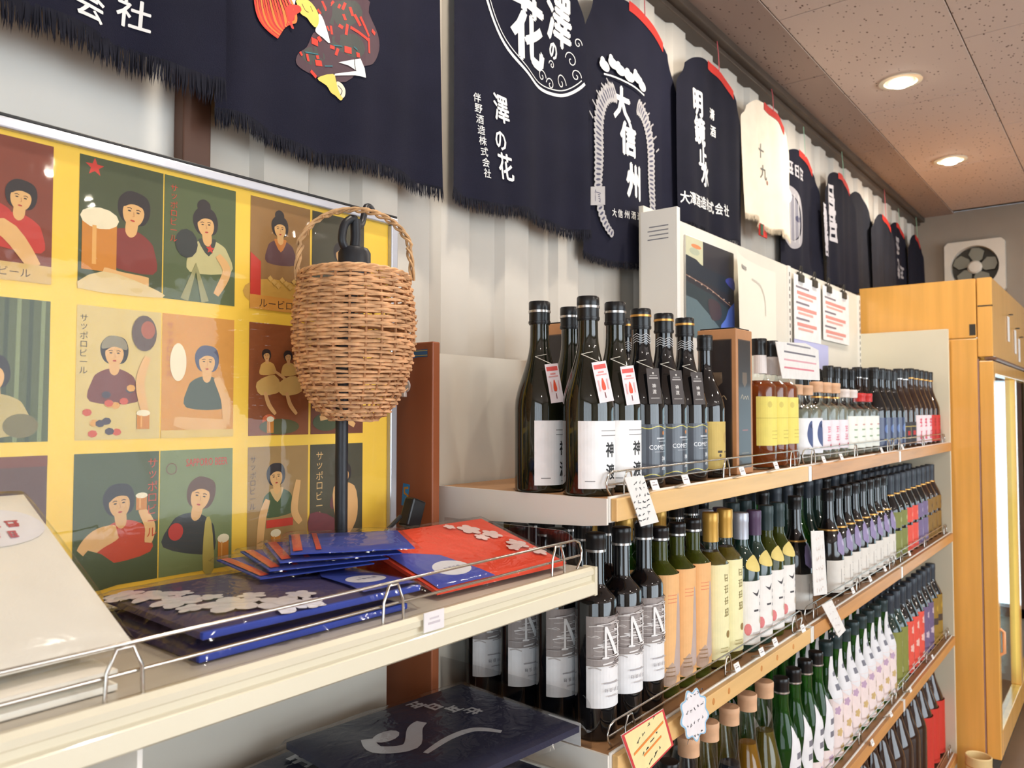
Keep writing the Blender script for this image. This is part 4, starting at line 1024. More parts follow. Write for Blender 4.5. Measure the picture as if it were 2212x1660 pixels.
# notices with bulldog clips
for q, (x0, x1, z0, z1, lb) in enumerate(((2.70,2.99,1.70,1.925,'notice with red print under a bulldog clip, the nearer of two'),(3.02,3.36,1.72,1.925,'notice with red print under a bulldog clip, the farther of two'))):
    t = thing('paper_notice', lb, 'notice', (x0, .905, z0), 'clipped notices')
    w, h = x1-x0, z1-z0
    MB().box(0, w, 0, .0012, 0, h).obj('sheet', pm('white_paper', (240,236,232), .7), t)
    a = Art()
    for i in range(3):
        z = h-.045-.055*i
        a.rect(.02,z,.16,z+.007,(130,120,130)); a.rect(.03,z-.022,w-.05,z-.010,(226,150,140)); a.rect(.04,z-.036,w-.09,z-.028,(230,170,158))
    a.obj('print', PRINT, t, lambda x, z, l: (x, -.0002-l, z))
    for cx in (.07, w-.07):
        c = MB(); c.prism([(-.006,h-.022),(-.006,h+.002),(.003,h+.012),(.008,h+.002),(.008,h-.022)], 'x', cx-.025, cx+.025); c.tube([(cx-.015,0,h+.010),(cx-.006,-.002,h+.034),(cx+.006,-.002,h+.034),(cx+.015,0,h+.010)], .002, 6)
        c.obj('bulldog_clip', M_FAND, t)
t = tag(MB().box(2.70, 3.08, .906, .907, 1.60, 1.70).obj('lavender_sheet', pm('lavender_paper', (186,186,222), .6, .1, 4)), 'lavender sheet below the nearer red print notice', 'sheet')

# ------------------------------------------------------------------ bottles
G_DARK = pm('dark_olive_glass', (24,26,16), .05, .2, 8, coat=.3, spec=.7)
G_BLACK = pm('black_glass', (14,15,18), .05, .2, 8, coat=.3, spec=.7)
G_BROWN = pm('brown_glass', (46,26,18), .06, .2, 8, coat=.3, spec=.7)
G_GREEN = pm('green_glass', (52,122,40), .04, .15, 8, trans=.75, ior=1.35, spec=.6)
G_OLIVE = pm('olive_green_glass', (104,112,36), .04, .15, 8, trans=.7, ior=1.35, spec=.6)
G_TEAL = pm('deep_green_glass', (26,52,44), .05, .15, 8, coat=.2, spec=.7)
G_CLEAR = film('clear_glass', (.93,.95,.94), .02, 1.1, .04)
LQ_AMBER = pm('amber_liquid', (176,84,30), .05, .1, 8, trans=.55, ior=1.33)
LQ_GOLD = pm('golden_liquid', (214,150,40), .05, .1, 8, trans=.6, ior=1.33)
LQ_OLIVE = pm('olive_liquid', (150,130,50), .05, .1, 8, trans=.6, ior=1.33)
LQ_PALE = pm('clear_liquid', (214,220,206), .05, .05, 8, trans=.8, ior=1.33)
LQ_INK = pm('ink_dark_liquid', (40,42,52), .05, .1, 8, trans=.2, ior=1.33)
C_BLACK = pm('cap_black', (24,24,26), .3, .1, 30); C_GOLD = pm('cap_gold', (206,160,74), .35, .08, 30, metal=.35); C_SILV = pm('cap_silver', (188,192,204), .35, .05, 30, metal=.35)
C_PURP = pm('cap_purple', (88,66,96), .4, .08, 30); C_TEAL = pm('cap_teal', (40,58,60), .4, .08, 30); C_CORK = pm('cap_wood', (222,176,138), .6, .12, 40)
C_WHITE = pm('cap_white', (226,214,206), .4, .05, 30); C_RED = pm('cap_red', (200,44,40), .4, .06, 30); C_SLATE = pm('cap_slate', (48,56,66), .4, .08, 30)
BAND = pm('band_silver', (196,192,188), .25, .04, 30, metal=.8); BANDG = pm('band_gold', (214,160,84), .3, .04, 30, metal=.6)

def prof(r, rn, zs, zn, h, pw=1.0, n=9):
    p = [(0,0), (r-.004,0), (r-.001,.0015), (r,.005), (r,zs)]
    for i in range(1, n+1):
        q = i/n; p.append((rn+(r-rn)*(.5+.5*math.cos(PI*q**pw)), zs+(zn-zs)*q))
    return p+[(rn*.97, h)]
def rat(p, z):
    for (r0, z0), (r1, z1) in zip(p[1:], p[2:]):
        if z <= z1 and z1 > z0: return r0+(r1-r0)*(z-z0)/(z1-z0)
    return p[-1][0]
# type: profile, glass, cap(z0,z1,mat,extra radius), band, label list, extras
def lab_kami(a):
    w = .110; a.rect(-w/2,0,w/2,.098,(250,249,248)); 
    for i in range(2): a.rect(-.020,.083-.007*i,.030,.0842-.007*i,(150,148,146))
    a.text('神', -.003, .056, .023, BLACK, .04, .9); a.text('渡', -.002, .024, .024, BLACK, .04, .9); a.rect(-.045,.010,-.030,.0115,(150,150,150)); a.rect(-.008,.005,.006,.0065,(120,120,120))
def lab_comet(a):
    w = .122; S_ = (66,72,82); a.rect(-w/2,0,w/2,.088,S_)
    for z, ph in ((.083,0),(.006,2)): a.stroke([(-w/2+w*i/24, z+.0022*math.sin(i*.8+ph)) for i in range(25)], .0014, (206,196,84))
    a.text('COMET', -.012, .051, .0105, (226,226,228), .02, 1.); a.rect(-.012,.060,.010,.0612,(170,172,176)); a.rect(-.016,.064,.004,.0665,(190,192,196)); a.rect(-.02,.043,.004,.0442,(150,152,158)); a.ell(.0,.074,.003,.0035,(200,120,40),8)
    a.text('神', .0,.032,.010,(220,220,222),.03); a.text('渡', .0,.019,.010,(220,220,222),.03)
def neck_comet(a):
    for k in range(4): a.stroke([(-.030+.0075*i, .004*k+(.003 if i % 2 else -.001)) for i in range(6)], .0009, (220,220,222))
    a.text('G', .016, .006, .016, (226,226,228), .01)
def lab_gold(a):
    w = .095; a.rect(-w/2,0,w/2,.088,(206,178,96)); a.ell(.008,.058,.011,.011,(190,160,84),14); a.rect(-.018,.030,-.006,.034,(60,50,40)); a.ell(-.012,.025,.003,.003,(60,50,40),8); a.rect(.0,.030,.012,.033,(120,100,60)); a.rect(.003,.022,.018,.030,(176,146,80))
def lab_amber(a):
    w = .10; a.rect(-w/2,0,w/2,.105,(238,222,110)); a.rect(-w/2,.058,w/2,.0595,(206,186,84)); a.ell(-.02,.088,.006,.007,(214,196,96),10)
    for i in range(3): a.rect(-.015,.03-.008*i,.02,.032-.008*i,(214,194,90))
def neck_amber(a): a.rect(-.03,0,.03,.040,(226,218,214))
def lab_gin(a):
    w = .11; a.rect(-w/2,0,w/2,.085,(240,240,244)); a.poly([(-.016,.030),(-.020,.050),(-.012,.074),(.002,.078),(.004,.062),(.014,.058),(.018,.036),(.010,.016),(-.004,.018)], (74,88,132), 4); a.ell(-.004,.066,.006,.005,(46,54,92),8); a.poly([(.004,.06),(.012,.056),(.008,.050)], (220,222,230))
def lab_pink(a):
    w = .10; a.rect(-w/2,0,w/2,.075,(240,230,234)); a.marks(2, -.008, .052, .018, (226,150,166), 0, -.022, 3, .14); a.rect(.008,.012,.012,.06,(222,170,184)); a.ell(.0,.010,.006,.005,(206,80,110),8)
def lab_white2(a):
    w = .10; a.rect(-w/2,0,w/2,.09,(238,240,230)); a.rect(-.015,.05,.012,.054,(150,176,140)); a.rect(-.015,.03,.008,.034,(150,176,140)); a.rect(-.012,.064,.006,.068,(206,160,150))
def lab_blue(a):
    w = .11; a.rect(-w/2,0,w/2,.09,(46,58,96)); a.ell(0,.055,.018,.014,(86,110,170),12); a.rect(-.02,.02,.015,.024,(180,170,110))
def lab_dkgold(a):
    w = .11; a.rect(-w/2,0,w/2,.075,(50,46,52)); a.stroke([(-.03,.06),(.02,.06),(.02,.02),(-.03,.02),(-.03,.06)], .003, (190,166,84)); a.rect(-.02,.03,-.005,.045,(196,50,44)); a.rect(0,.03,.012,.034,(206,180,90))
def lab_redchar(a):
    w = .12; a.rect(-w/2,0,w/2,.10,(240,222,224)); a.marks(2, 0, .072, .036, (226,96,116), 0, -.044, 5, .17)
def lab_red(a):
    w = .12; a.rect(-w/2,0,w/2,.10,(206,52,44)); a.marks(2, 0, .072, .036, (176,40,36), 0, -.044, 5, .17)
def lab_M(a):
    w = .094; a.rect(-w/2,0,w/2,.060,(238,236,236)); a.rect(-w/2,.060,w/2,.132,(158,148,144))
    rnd = random.Random(5)
    for i in range(75):
        z = .056+rnd.random()*.076; x0 = rnd.uniform(-w/2, w/2-.02); L_ = rnd.uniform(.012,.05); x1 = min(w/2, x0+L_)
        a.stroke([(x0,z),((x0+x1)/2,z+rnd.uniform(-.002,.002)),(x1,z+rnd.uniform(-.002,.002))], rnd.uniform(.0008,.0022), [(214,208,204),(128,118,116),(236,232,230),(190,182,178)][i % 4], 3)
    a.rect(-.0200,.072,-.0168,.116,(242,240,238)); a.poly([(-.0200,.118),(-.0160,.118),(.004,.076),(-.003,.076)], (242,240,238)); a.rect(.0040,.072,.0072,.118,(242,240,238)); a.rect(-.0235,.0715,-.0133,.0735,(242,240,238)); a.rect(.0005,.0715,.0107,.0735,(242,240,238))
    a.rect(-.022,.0352,.008,.037,(176,172,176)); a.marks(4, -.018, .026, .006, (160,156,160), .007, 0, 4, .10); a.rect(-.016,.0165,.004,.0178,(190,186,190))
def lab_orange(a):
    w = .096; a.rect(-w/2,0,w/2,.185,(238,184,122)); a.poly([(.0,.150),(.010,.130),(.030,.04),(.010,.02),(-.012,.02),(-.006,.07)], (190,168,158), 3); a.poly([(-.014,.04),(-.004,.010),(-.02,.0),(-.034,.01)], (188,160,140), 3)
    for i in range(3): a.rect(-.022,.150-.006*i,-.002,.1512-.006*i,(226,130,90))
    for i in range(3): a.rect(-.026,.030-.007*i,-.008,.032-.007*i,(150,116,84))
def lab_pale(a):
    w = .094; a.rect(-w/2,0,w/2,.175,(240,232,180)); 
    a.marks(4, -.004, .150, .017, (150,136,86), 0, -.021, 4, .11)
    a.ell(.0,.045,.006,.007,(150,120,66),9); a.rect(-.02,.02,.0,.022,(190,176,120)); a.rect(-.02,.013,.0,.015,(190,176,120))
def lab_wht(a):
    w = .10; a.rect(-w/2,0,w/2,.125,(240,236,230)); a.poly([(-.020,.104),(-.008,.100),(.002,.108),(-.006,.094)], (60,58,62), 3); a.rect(-.016,.064,-.002,.068,(70,68,70))
    for i in range(4): a.rect(.004,.094-.014*i,.010,.088-.014*i,(130,124,130))
    a.ell(-.03,.030,.008,.012,(226,130,130),10); a.ell(.008,.045,.008,.008,(206,186,160),10); a.rect(-.02,.02,.02,.024,(206,196,190))
def neckt_yel(a): a.poly([(-.030,.0),(-.026,.016),(0,.024),(.026,.016),(.030,.0),(0,-.008)], (232,208,120), 4)
def lab_cream(a):
    w = .106; a.rect(-w/2,0,w/2,.082,(228,222,212))
    for i in range(3): a.stroke([(.002,.064-.02*i),(.010,.060-.02*i),(.008,.052-.02*i)], .003, (120,112,110))
    a.ell(.02,.014,.004,.004,(206,90,90),8); a.rect(-.014,.02,-.012,.06,(170,164,158))
def neckt_purple(a): a.poly([(-.024,.0),(-.018,.040),(.012,.046),(.028,.016),(.006,-.012)], (150,136,176), 2); a.ell(.0,.020,.008,.008,(186,176,206),9)
def two(c, c2, z=.095, h2=.05):
    def f(a):
        w = .112; a.rect(-w/2,0,w/2,.085,c); a.rect(-w/2,z,w/2,z+h2,c); a.ell(.006,.045,.012,.016,c2,12); a.ell(-.016,.02,.008,.006,c2,8); a.ell(0,z+h2*.5,.010,.008,c2,10)
    return f
def lab_short(a):
    w = .112; a.rect(-w/2,0,w/2,.045,(238,220,216)); flower(a, -.01, .022, .010, (190,160,186)); flower(a, .016, .030, .008, (206,176,120))
def lab_flower(a):
    w = .112; a.rect(-w/2,0,w/2,.145,(238,220,216)); 
    for x, y, r, c in ((-.02,.115,.010,(190,160,186)),(.012,.09,.012,(176,150,110)),(-.014,.06,.010,(206,176,120)),(.016,.045,.009,(190,160,186)),(-.004,.02,.010,(206,176,120)),(.02,.13,.008,(222,190,160))): flower(a, x, y, r, c)
def lab_gtall(a):
    w = .115; a.rect(-w/2,0,w/2,.17,(134,136,60))
    for x, y, r in ((.014,.13,.012),(.020,.10,.008),(.01,.05,.012),(.018,.03,.007)): flower(a, x, y, r, (226,220,190))
def lab_rflow(a):
    w = .115; a.rect(-w/2,0,w/2,.17,(228,82,64))
    for x, y, r in ((.0,.14,.014),(.016,.11,.012),(-.008,.08,.013),(.014,.05,.012),(-.004,.02,.012)): flower(a, x, y, r, (240,190,176))
def lab_pflow(a):
    w = .115; a.rect(-w/2,0,w/2,.17,(112,92,128))
    for x, y, r in ((.0,.14,.012),(.014,.10,.012),(-.01,.07,.012),(.01,.03,.012)): flower(a, x, y, r, (206,184,196))
def lab_mustard(a):
    w = .115; a.rect(-w/2,0,w/2,.17,(150,116,34)); a.rect(-w/2,.07,w/2,.095,(70,54,42)); a.ell(0,.13,.014,.012,(186,150,50),12)
def diag(a):
    a.poly([(-.034,-.004),(-.012,.090),(.004,.060),(.030,.052),(.012,-.014),(-.01,-.045)], (232,230,232), 2); a.rect(-.012,.02,.008,.034,(120,118,128)); a.rect(-.014,-.01,.004,.004,(120,118,128))

def neck(h): return h
P_SAKE = prof(.039, .0150, .128, .238, .272, .92)
TYPES = {
 'kami':  dict(p=P_SAKE, g=G_DARK, cap=(.258,.2955,C_BLACK,.0165), band=[(.279,BAND),(.262,C_BLACK)], lab=[(.011,.0396,lab_kami,PRINT)]),
 'comet': dict(p=P_SAKE, g=G_BLACK, cap=(.258,.2935,C_BLACK,.0165), band=[(.281,BANDG),(.262,C_BLACK)], lab=[(.014,.0396,lab_comet,PRINTG),(.236,None,neck_comet,PRINT)]),
 'goldlab': dict(p=prof(.036,.0125,.128,.215,.245,.92), g=G_BLACK, cap=(.238,.2685,C_BLACK,.0145), band=[(.243,C_BLACK)], lab=[(.016,.0366,lab_gold,PRINT)]),
 'amber': dict(p=prof(.035,.0150,.175,.200,.25), g=G_CLEAR, liq=(LQ_AMBER,.190), cap=(.245,.282,C_BLACK,.0165), lab=[(.050,.0356,lab_amber,PRINT),(.205,None,neck_amber,PRINT)]),
 'gin':   dict(p=prof(.037,.0150,.125,.145,.165), g=G_CLEAR, liq=(LQ_PALE,.128), cap=(.163,.188,C_CORK,.0165), lab=[(.022,.0376,lab_gin,PRINT)]),
 'ginpink': dict(p=prof(.034,.0140,.130,.150,.176), g=G_CLEAR, liq=(LQ_PALE,.138), cap=(.172,.200,C_CORK,.0160), band=[(.160,BANDG)], lab=[(.026,.0346,lab_pink,PRINT)]),
 'ginwhite': dict(p=prof(.034,.0140,.125,.145,.165), g=G_CLEAR, liq=(LQ_PALE,.130), cap=(.162,.186,C_WHITE,.0160), lab=[(.020,.0346,lab_white2,PRINT)]),
 'redcap': dict(p=prof(.034,.0140,.125,.145,.160), g=G_CLEAR, liq=(LQ_PALE,.130), cap=(.152,.178,C_RED,.0165), lab=[(.020,.0346,lab_white2,PRINT)]),
 'blue':  dict(p=prof(.037,.0140,.120,.205,.235,.92), g=G_BLACK, cap=(.225,.262,C_BLACK,.0155), lab=[(.014,.0376,lab_blue,PRINTG)]),
 'dkgold': dict(p=prof(.037,.0140,.120,.215,.245,.92), g=G_BROWN, cap=(.232,.272,C_BLACK,.0155), band=[(.236,BAND)], lab=[(.012,.0376,lab_dkgold,PRINT)]),
 'redchar': dict(p=prof(.039,.0150,.128,.225,.250,.92), g=G_BROWN, cap=(.240,.280,C_BLACK,.0165), band=[(.244,BANDG)], lab=[(.010,.0396,lab_redchar,PRINT)]),
 'redlab': dict(p=prof(.039,.0150,.128,.225,.250,.92), g=G_BROWN, cap=(.240,.280,C_BLACK,.0165), band=[(.244,BANDG)], lab=[(.010,.0396,lab_red,PRINT)]),
 'mwine': dict(p=prof(.0315,.0130,.196,.226,.280), g=G_BLACK, cap=(.270,.298,C_BLACK,.0150), band=[(.272,BAND)], lab=[(.048,.0320,lab_M,PRINT)]),
 'orange': dict(p=prof(.0315,.0130,.200,.228,.268), g=G_OLIVE, cap=(.258,.282,C_BLACK,.0150), band=[(.262,BAND)], lab=[(.020,.0320,lab_orange,PRINT)]),
 'greencork': dict(p=prof(.0315,.0130,.200,.228,.268), g=G_GREEN, cap=(.250,.292,C_GOLD,.0145), band=[(.250,C_BLACK)], lab=[(.020,.0320,lab_orange,PRINT)]),
 'pale':  dict(p=prof(.0325,.0135,.190,.222,.268), g=G_CLEAR, liq=(LQ_OLIVE,.214), cap=(.232,.288,C_GOLD,.0150), lab=[(.018,.0331,lab_pale,PRINT)]),
 'whtsilver': dict(p=prof(.035,.0135,.160,.215,.262), g=G_TEAL, cap=(.220,.274,C_SILV,.0150), lab=[(.016,.0356,lab_wht,PRINT),(.166,None,neckt_yel,PRINT)]),
 'whtpurple': dict(p=prof(.035,.0135,.160,.215,.262), g=G_TEAL, cap=(.220,.272,C_PURP,.0150), lab=[(.016,.0356,lab_wht,PRINT),(.166,None,neckt_yel,PRINT)]),
 'whtteal': dict(p=prof(.035,.0135,.160,.215,.262), g=G_OLIVE, cap=(.222,.276,C_TEAL,.0150), lab=[(.016,.0356,lab_wht,PRINT),(.166,None,neckt_yel,PRINT)]),
 'cream': dict(p=prof(.0375,.0145,.125,.215,.258,.92), g=G_BLACK, cap=(.244,.276,C_BLACK,.0160), band=[(.170,BANDG)], lab=[(.012,.0381,lab_cream,PRINT),(.118,None,neckt_purple,PRINT)]),
 'greenneck': dict(p=prof(.0375,.0145,.125,.215,.262,.92), g=G_GREEN, cap=(.252,.284,C_BLACK,.0160), lab=[(.012,.0381,lab_cream,PRINT)]),
 'darkneck': dict(p=prof(.0375,.0145,.125,.215,.262,.92), g=G_TEAL, cap=(.240,.288,C_SLATE,.0160), lab=[(.012,.0381,lab_cream,PRINT)]),
 'greenlab': dict(p=prof(.038,.0145,.150,.225,.250,.92), g=G_BLACK, cap=(.205,.272,C_SLATE,.0165), band=[(.206,BANDG)], lab=[(.008,.0386,two((130,134,66),(170,172,110)),PRINT)]),
 'redtwo': dict(p=prof(.038,.0145,.150,.225,.250,.92), g=G_BLACK, cap=(.205,.272,C_SLATE,.0165), band=[(.206,BANDG)], lab=[(.008,.0386,two((232,84,66),(240,130,110)),PRINT)]),
 'purptwo': dict(p=prof(.038,.0145,.150,.225,.250,.92), g=G_BLACK, cap=(.205,.272,C_SLATE,.0165), band=[(.206,BANDG)], lab=[(.008,.0386,two((122,106,144),(160,146,176)),PRINT)]),
 'musttwo': dict(p=prof(.038,.0145,.150,.225,.250,.92), g=G_BROWN, cap=(.205,.272,C_SLATE,.0165), band=[(.206,BANDG)], lab=[(.008,.0386,two((140,104,40),(100,70,34)),PRINT)]),
 'inkbot': dict(p=prof(.040,.0165,.085,.235,.268,.85), g=G_CLEAR, liq=(LQ_INK,.190), cap=(.266,.300,C_CORK,.0195)),
 'goldbot': dict(p=prof(.040,.0165,.085,.235,.268,.85), g=G_CLEAR, liq=(LQ_GOLD,.200), cap=(.266,.300,C_CORK,.0195)),
 'olivebot': dict(p=prof(.040,.0165,.085,.235,.268,.85), g=G_CLEAR, liq=(LQ_OLIVE,.195), cap=(.266,.300,C_CORK,.0195)),
 'greensake': dict(p=prof(.039,.0155,.128,.225,.262,.92), g=G_GREEN, cap=(.250,.285,C_BLACK,.0170), band=[(.254,BAND)], lab=[(.010,.0396,lab_short,PRINT),(.095,None,diag,PRINT)]),
 'tagsake': dict(p=prof(.039,.0155,.150,.235,.270,.92), g=G_GREEN, cap=(.256,.292,C_TEAL,.0170), lab=[(.012,.0396,lab_flower,PRINT),(.185,None,diag,PRINT)]),
 'gtall': dict(p=prof(.039,.0155,.175,.245,.270,.92), g=G_TEAL, cap=(.225,.292,C_SLATE,.0170), lab=[(.010,.0396,lab_gtall,PRINT)]),
 'rflow': dict(p=prof(.039,.0155,.175,.245,.270,.92), g=G_BLACK, cap=(.225,.292,C_SLATE,.0170), lab=[(.010,.0396,lab_rflow,PRINT)]),
 'pflow': dict(p=prof(.039,.0155,.175,.245,.270,.92), g=G_BLACK, cap=(.225,.292,C_SLATE,.0170), lab=[(.010,.0396,lab_pflow,PRINT)]),
 'must': dict(p=prof(.039,.0155,.175,.245,.270,.92), g=G_BLACK, cap=(.225,.292,C_SLATE,.0170), lab=[(.010,.0396,lab_mustard,PRINT)]),
 'isshoB': dict(p=prof(.050,.0165,.200,.330,.372,.95), g=G_BROWN, cap=(.362,.392,C_BLACK,.0185), lab=[]),
 'isshoW': dict(p=prof(.050,.0165,.200,.330,.372,.95), g=G_BROWN, cap=(.358,.394,C_WHITE,.0185), lab=[(.02,.0506,lab_redchar,PRINT)]),
 'isshoR': dict(p=prof(.050,.0165,.200,.330,.372,.95), g=G_BROWN, cap=(.362,.392,C_BLACK,.0185), lab=[(.02,.0506,lambda a: a.rect(-.075,0,.075,.20,(206,54,40)),PRINT)]),
 'isshoG': dict(p=prof(.050,.0165,.200,.330,.372,.95), g=G_GREEN, cap=(.358,.394,C_WHITE,.0185), lab=[]),
}
FIRST = {}
def build(kind, t):
    d = TYPES[kind]; p = d['p']
    MB().lathe(p, 32).obj('glass_body', d['g'], t, 50)
    if 'liq' in d:
        m, lv = d['liq']; q = [(max(0, r-.0016), max(.004, z)) for r, z in p if z < lv]; q[0] = (0, .004); q[1] = (q[1][0], .004); q += [(rat(p, lv)-.0016, lv), (0, lv+.0003)]
        MB().lathe(q, 28).obj('liquid', m, t, 50)
    z0, z1, m, rc = d['cap']
    cp = MB().lathe([(rc*.85,z0),(rc,z0+.0006),(rc,z0+(z1-z0)*.62),(rc*1.03,z0+(z1-z0)*.66),(rc*1.03,z1-.0025),(rc*.96,z1-.0005),(rc*.5,z1),(0,z1)], 24).obj('cap', m, t, 40)
    for zb, mb_ in d.get('band', []):
        rr = max(rat(p, zb), rc if zb >= z0 else 0)*1.04+.0004
        MB().lathe([(rr-.0012,zb-.0022),(rr,zb-.0018),(rr,zb+.0018),(rr-.0012,zb+.0022)], 24).obj('cap_band', mb_, cp, 40)
    for z, R, fn, pmt in d.get('lab', []):
        a = Art(); fn(a)
        if R: a.obj('label', pmt, t, cyl(R, z), (.005, 0))
        else:
            def nf(x, y, l, z=z):
                R_ = rat(p, z+y)+.0012+l; q = x/max(.012, rat(p, z)); return (R_*math.sin(q), -R_*math.cos(q), z+y)
            a.obj('neck_print' if kind == 'comet' else 'neck_label', pmt, t, nf, (.004, .006))
def put(kind, x, y, z, label, group, rz=0.):
    z += .0007
    if kind in FIRST: return dup(FIRST[kind], (x, y, z), label, group, rz)
    t = thing('liquor_bottle', label, 'bottle', (x, y, z), group, rz); build(kind, t); FIRST[kind] = t
    return t
def necktag(t, ang, z, R, w, h, tilt, kind):
    """paper tag hung on a string round the neck"""
    n = Vector((math.sin(ang), -math.cos(ang), .12)).normalized(); ex = Vector((math.cos(ang), math.sin(ang), 0)); ez = n.cross(ex)*-1
    if ez.z < 0: ez = -ez
    c = Vector((R*math.sin(ang), -R*math.cos(ang), z)); ca, sa = math.cos(tilt), math.sin(tilt)
    f = lambda x, y, l: tuple(c+ex*(x*ca-y*sa)+ez*(x*sa+y*ca)+n*l)
    a = Art()
    if kind == 'red':
        a.rect(-w/2,-h/2,w/2,h/2,(244,228,230)); a.rect(-w*.42,h*.32,w*.42,h*.43,(226,90,84)); a.rect(-w*.2,h*.22,w*.2,h*.26,(232,150,146)); a.rect(-w*.36,h*.16,w*.36,h*.19,(232,160,156))
        a.poly([(0,h*.10),(w*.13,-h*.10),(w*.09,-h*.20),(-w*.09,-h*.20),(-w*.13,-h*.10)], (230,84,52), 4); a.stroke([(0,-h*.26),(0,-h*.40)], w*.06, (120,60,60)); a.rect(-w*.34,-h*.22,-w*.24,h*.05,(232,180,180)); a.rect(w*.26,-h*.2,w*.34,h*.06,(232,180,180))
    else:
        a.rect(-w/2,-h/2,w/2,h/2,(70,62,60)); a.text('神', 0, .0, w*.32, (214,210,206), .03); a.text('渡', 0, -h*.16, w*.32, (214,210,206), .03); a.ell(0,h*.36,w*.08,w*.08,(200,196,190),8)
        a.rect(-w*.36,h*.20,w*.36,h*.24,(170,164,160)); a.rect(-w*.3,h*.28,w*.3,h*.30,(150,146,142)); a.rect(-w*.34,-h*.36,w*.34,-h*.33,(150,146,142))
    o = a.obj('neck_tag', PRINT, t, f, None, .00008, 0)
    tp = Vector(f(0, h/2, 0)); MB().tube([tp, tp+Vector((-.03*math.cos(ang), -.03*math.sin(ang), .010)), Vector((-.014*math.cos(ang)-.012*math.sin(ang)*0, -.016, z+h*.75))], .0006, 4).obj('string', pm('tag_string', (226,220,206), .7), t)

SH = ['top', 'second', 'third', 'bottom']
Z1, Z2, Z3, Z4 = SZ
# --- top shelf
t = put('kami', .993, .730, Z1, 'dark sake bottle with white label, leftmost on the top shelf, standing behind', 'white label sake bottles', .25); necktag(t, -.55, .166, .038, .0255, .060, .12, 'red')
t = thing('liquor_bottle', 'tallest-looking dark sake bottle reading 神渡, front left corner of the top shelf', 'bottle', (.995, .641, Z1+.0007), 'white label sake bottles'); build('kami', t); necktag(t, -.42, .166, .0385, .0255, .060, .16, 'red')
t = thing('liquor_bottle', 'second front bottle reading 神渡, left of the dark label bottles', 'bottle', (1.074, .641, Z1+.0007), 'white label sake bottles'); build('kami', t); necktag(t, -.42, .163, .0385, .0255, .060, .12, 'red')
# fresh copies without extra tags keep the shared meshes small
t = thing('liquor_bottle', 'dark sake bottle hidden behind the two front 神渡 bottles', 'bottle', (1.079, .730, Z1+.0007), 'white label sake bottles'); build('kami', t)
for i, x in enumerate((1.156, 1.2375, 1.319)):
    t = thing('liquor_bottle', ['left','middle','right'][i]+' one of three bottles with slate COMET label', 'bottle', (x, .641, Z1+.0007), 'COMET label bottles'); build('comet', t); necktag(t, -.50, .164, .0385, .024, .058, .02, 'dark')
put('comet', 1.262, .736, Z1, 'bottle with G on its neck standing behind the COMET bottles', 'COMET label bottles')
put('goldlab', 1.404, .641, Z1, 'shorter dark bottle with a mustard gold label beside the carton', 'gold label bottle')
def carton(x, y, label):
    t = thing('bottle_carton', label, 'carton', (x, y, Z1+.0007)); K = pm('kraft_copper', (190,136,92), .5, .08, 20); D = (46,40,40); w, h = .081, .285
    MB().box(0, w, 0, w, 0, h, .0015).obj('box', K, t)
    MB().box(.004, w-.004, .004, w-.004, h, h+.003, .001).obj('lid_panel', M_BLACK, t)
    for nm, fn in (('front_print', lambda u, z, l: (u, -l, z)), ('side_print', lambda u, z, l: (-l, w-u, z))):
        a = Art(); a.rect(.009,.012,w-.009,h-.020,(96,72,56)); a.rect(.011,.014,w-.011,h-.022,D); a.poly([(w/2-.011,.200),(w/2+.011,.200),(w/2+.012,.180),(w/2,.170),(w/2-.012,.180)], (110,92,74))
        a.stroke([(w/2-.02,.148),(w/2-.012,.156),(w/2-.006,.147),(w/2+.002,.153),(w/2+.008,.147),(w/2+.014,.154),(w/2+.02,.146)], .0016, (190,166,130), 4); a.rect(w/2-.014,.085,w/2+.014,.087,(150,60,50)); a.rect(w/2-.018,.04,w/2+.018,.042,(110,92,74))
        a.obj(nm, PRINTG, t, fn)
carton(1.468, .605, 'tall dark carton with copper edges on the top shelf, left of amber bottles')
carton(1.185, .800, 'copper edged carton mostly hidden behind the sake bottles')
for i, x in enumerate((1.678, 1.748, 1.818)):
    put('amber', x, .64, Z1, ORD[i]+' from the left of three amber bottles with yellow labels', 'amber bottles')
def rowput(kind, xs, y, z, base, grp, of=None):
    n = len(xs)
    for i, x in enumerate(xs):
        pos = ('' if n == 1 else (ORD[i]+' from the left, ' if n > 2 else ('left one, ' if i == 0 else 'right one, ')))
        put(kind, x, y, z, pos+base, grp)
rowput('gin', (1.912, 1.988), .64, Z1, 'corked clear bottle with a navy mark on white label', 'navy mark gin bottles')
rowput('ginpink', (2.069, 2.142, 2.222), .64, Z1, 'corked clear bottle with pink lettering', 'pink lettering gin bottles')
rowput('ginwhite', (2.31, 2.39), .64, Z1, 'clear bottle with white cap on the top shelf', 'white cap bottles')
rowput('redcap', (2.47, 2.55), .64, Z1, 'clear bottle with bright red cap', 'red cap bottles')
rowput('blue', (2.64, 2.72, 2.80, 2.88), .64, Z1, 'dark bottle with navy blue label on the top shelf', 'navy label bottles')
rowput('dkgold', (2.965, 3.05), .64, Z1, 'brown bottle with gold framed dark label', 'gold frame label bottles')
rowput('redchar', (3.135, 3.22, 3.305), .64, Z1, 'brown bottle with blurred pink characters on white label', 'pink label bottles')
rowput('redlab', (3.39, 3.475), .64, Z1, 'brown bottle with plain red label at the far end of the top shelf', 'red label bottles')
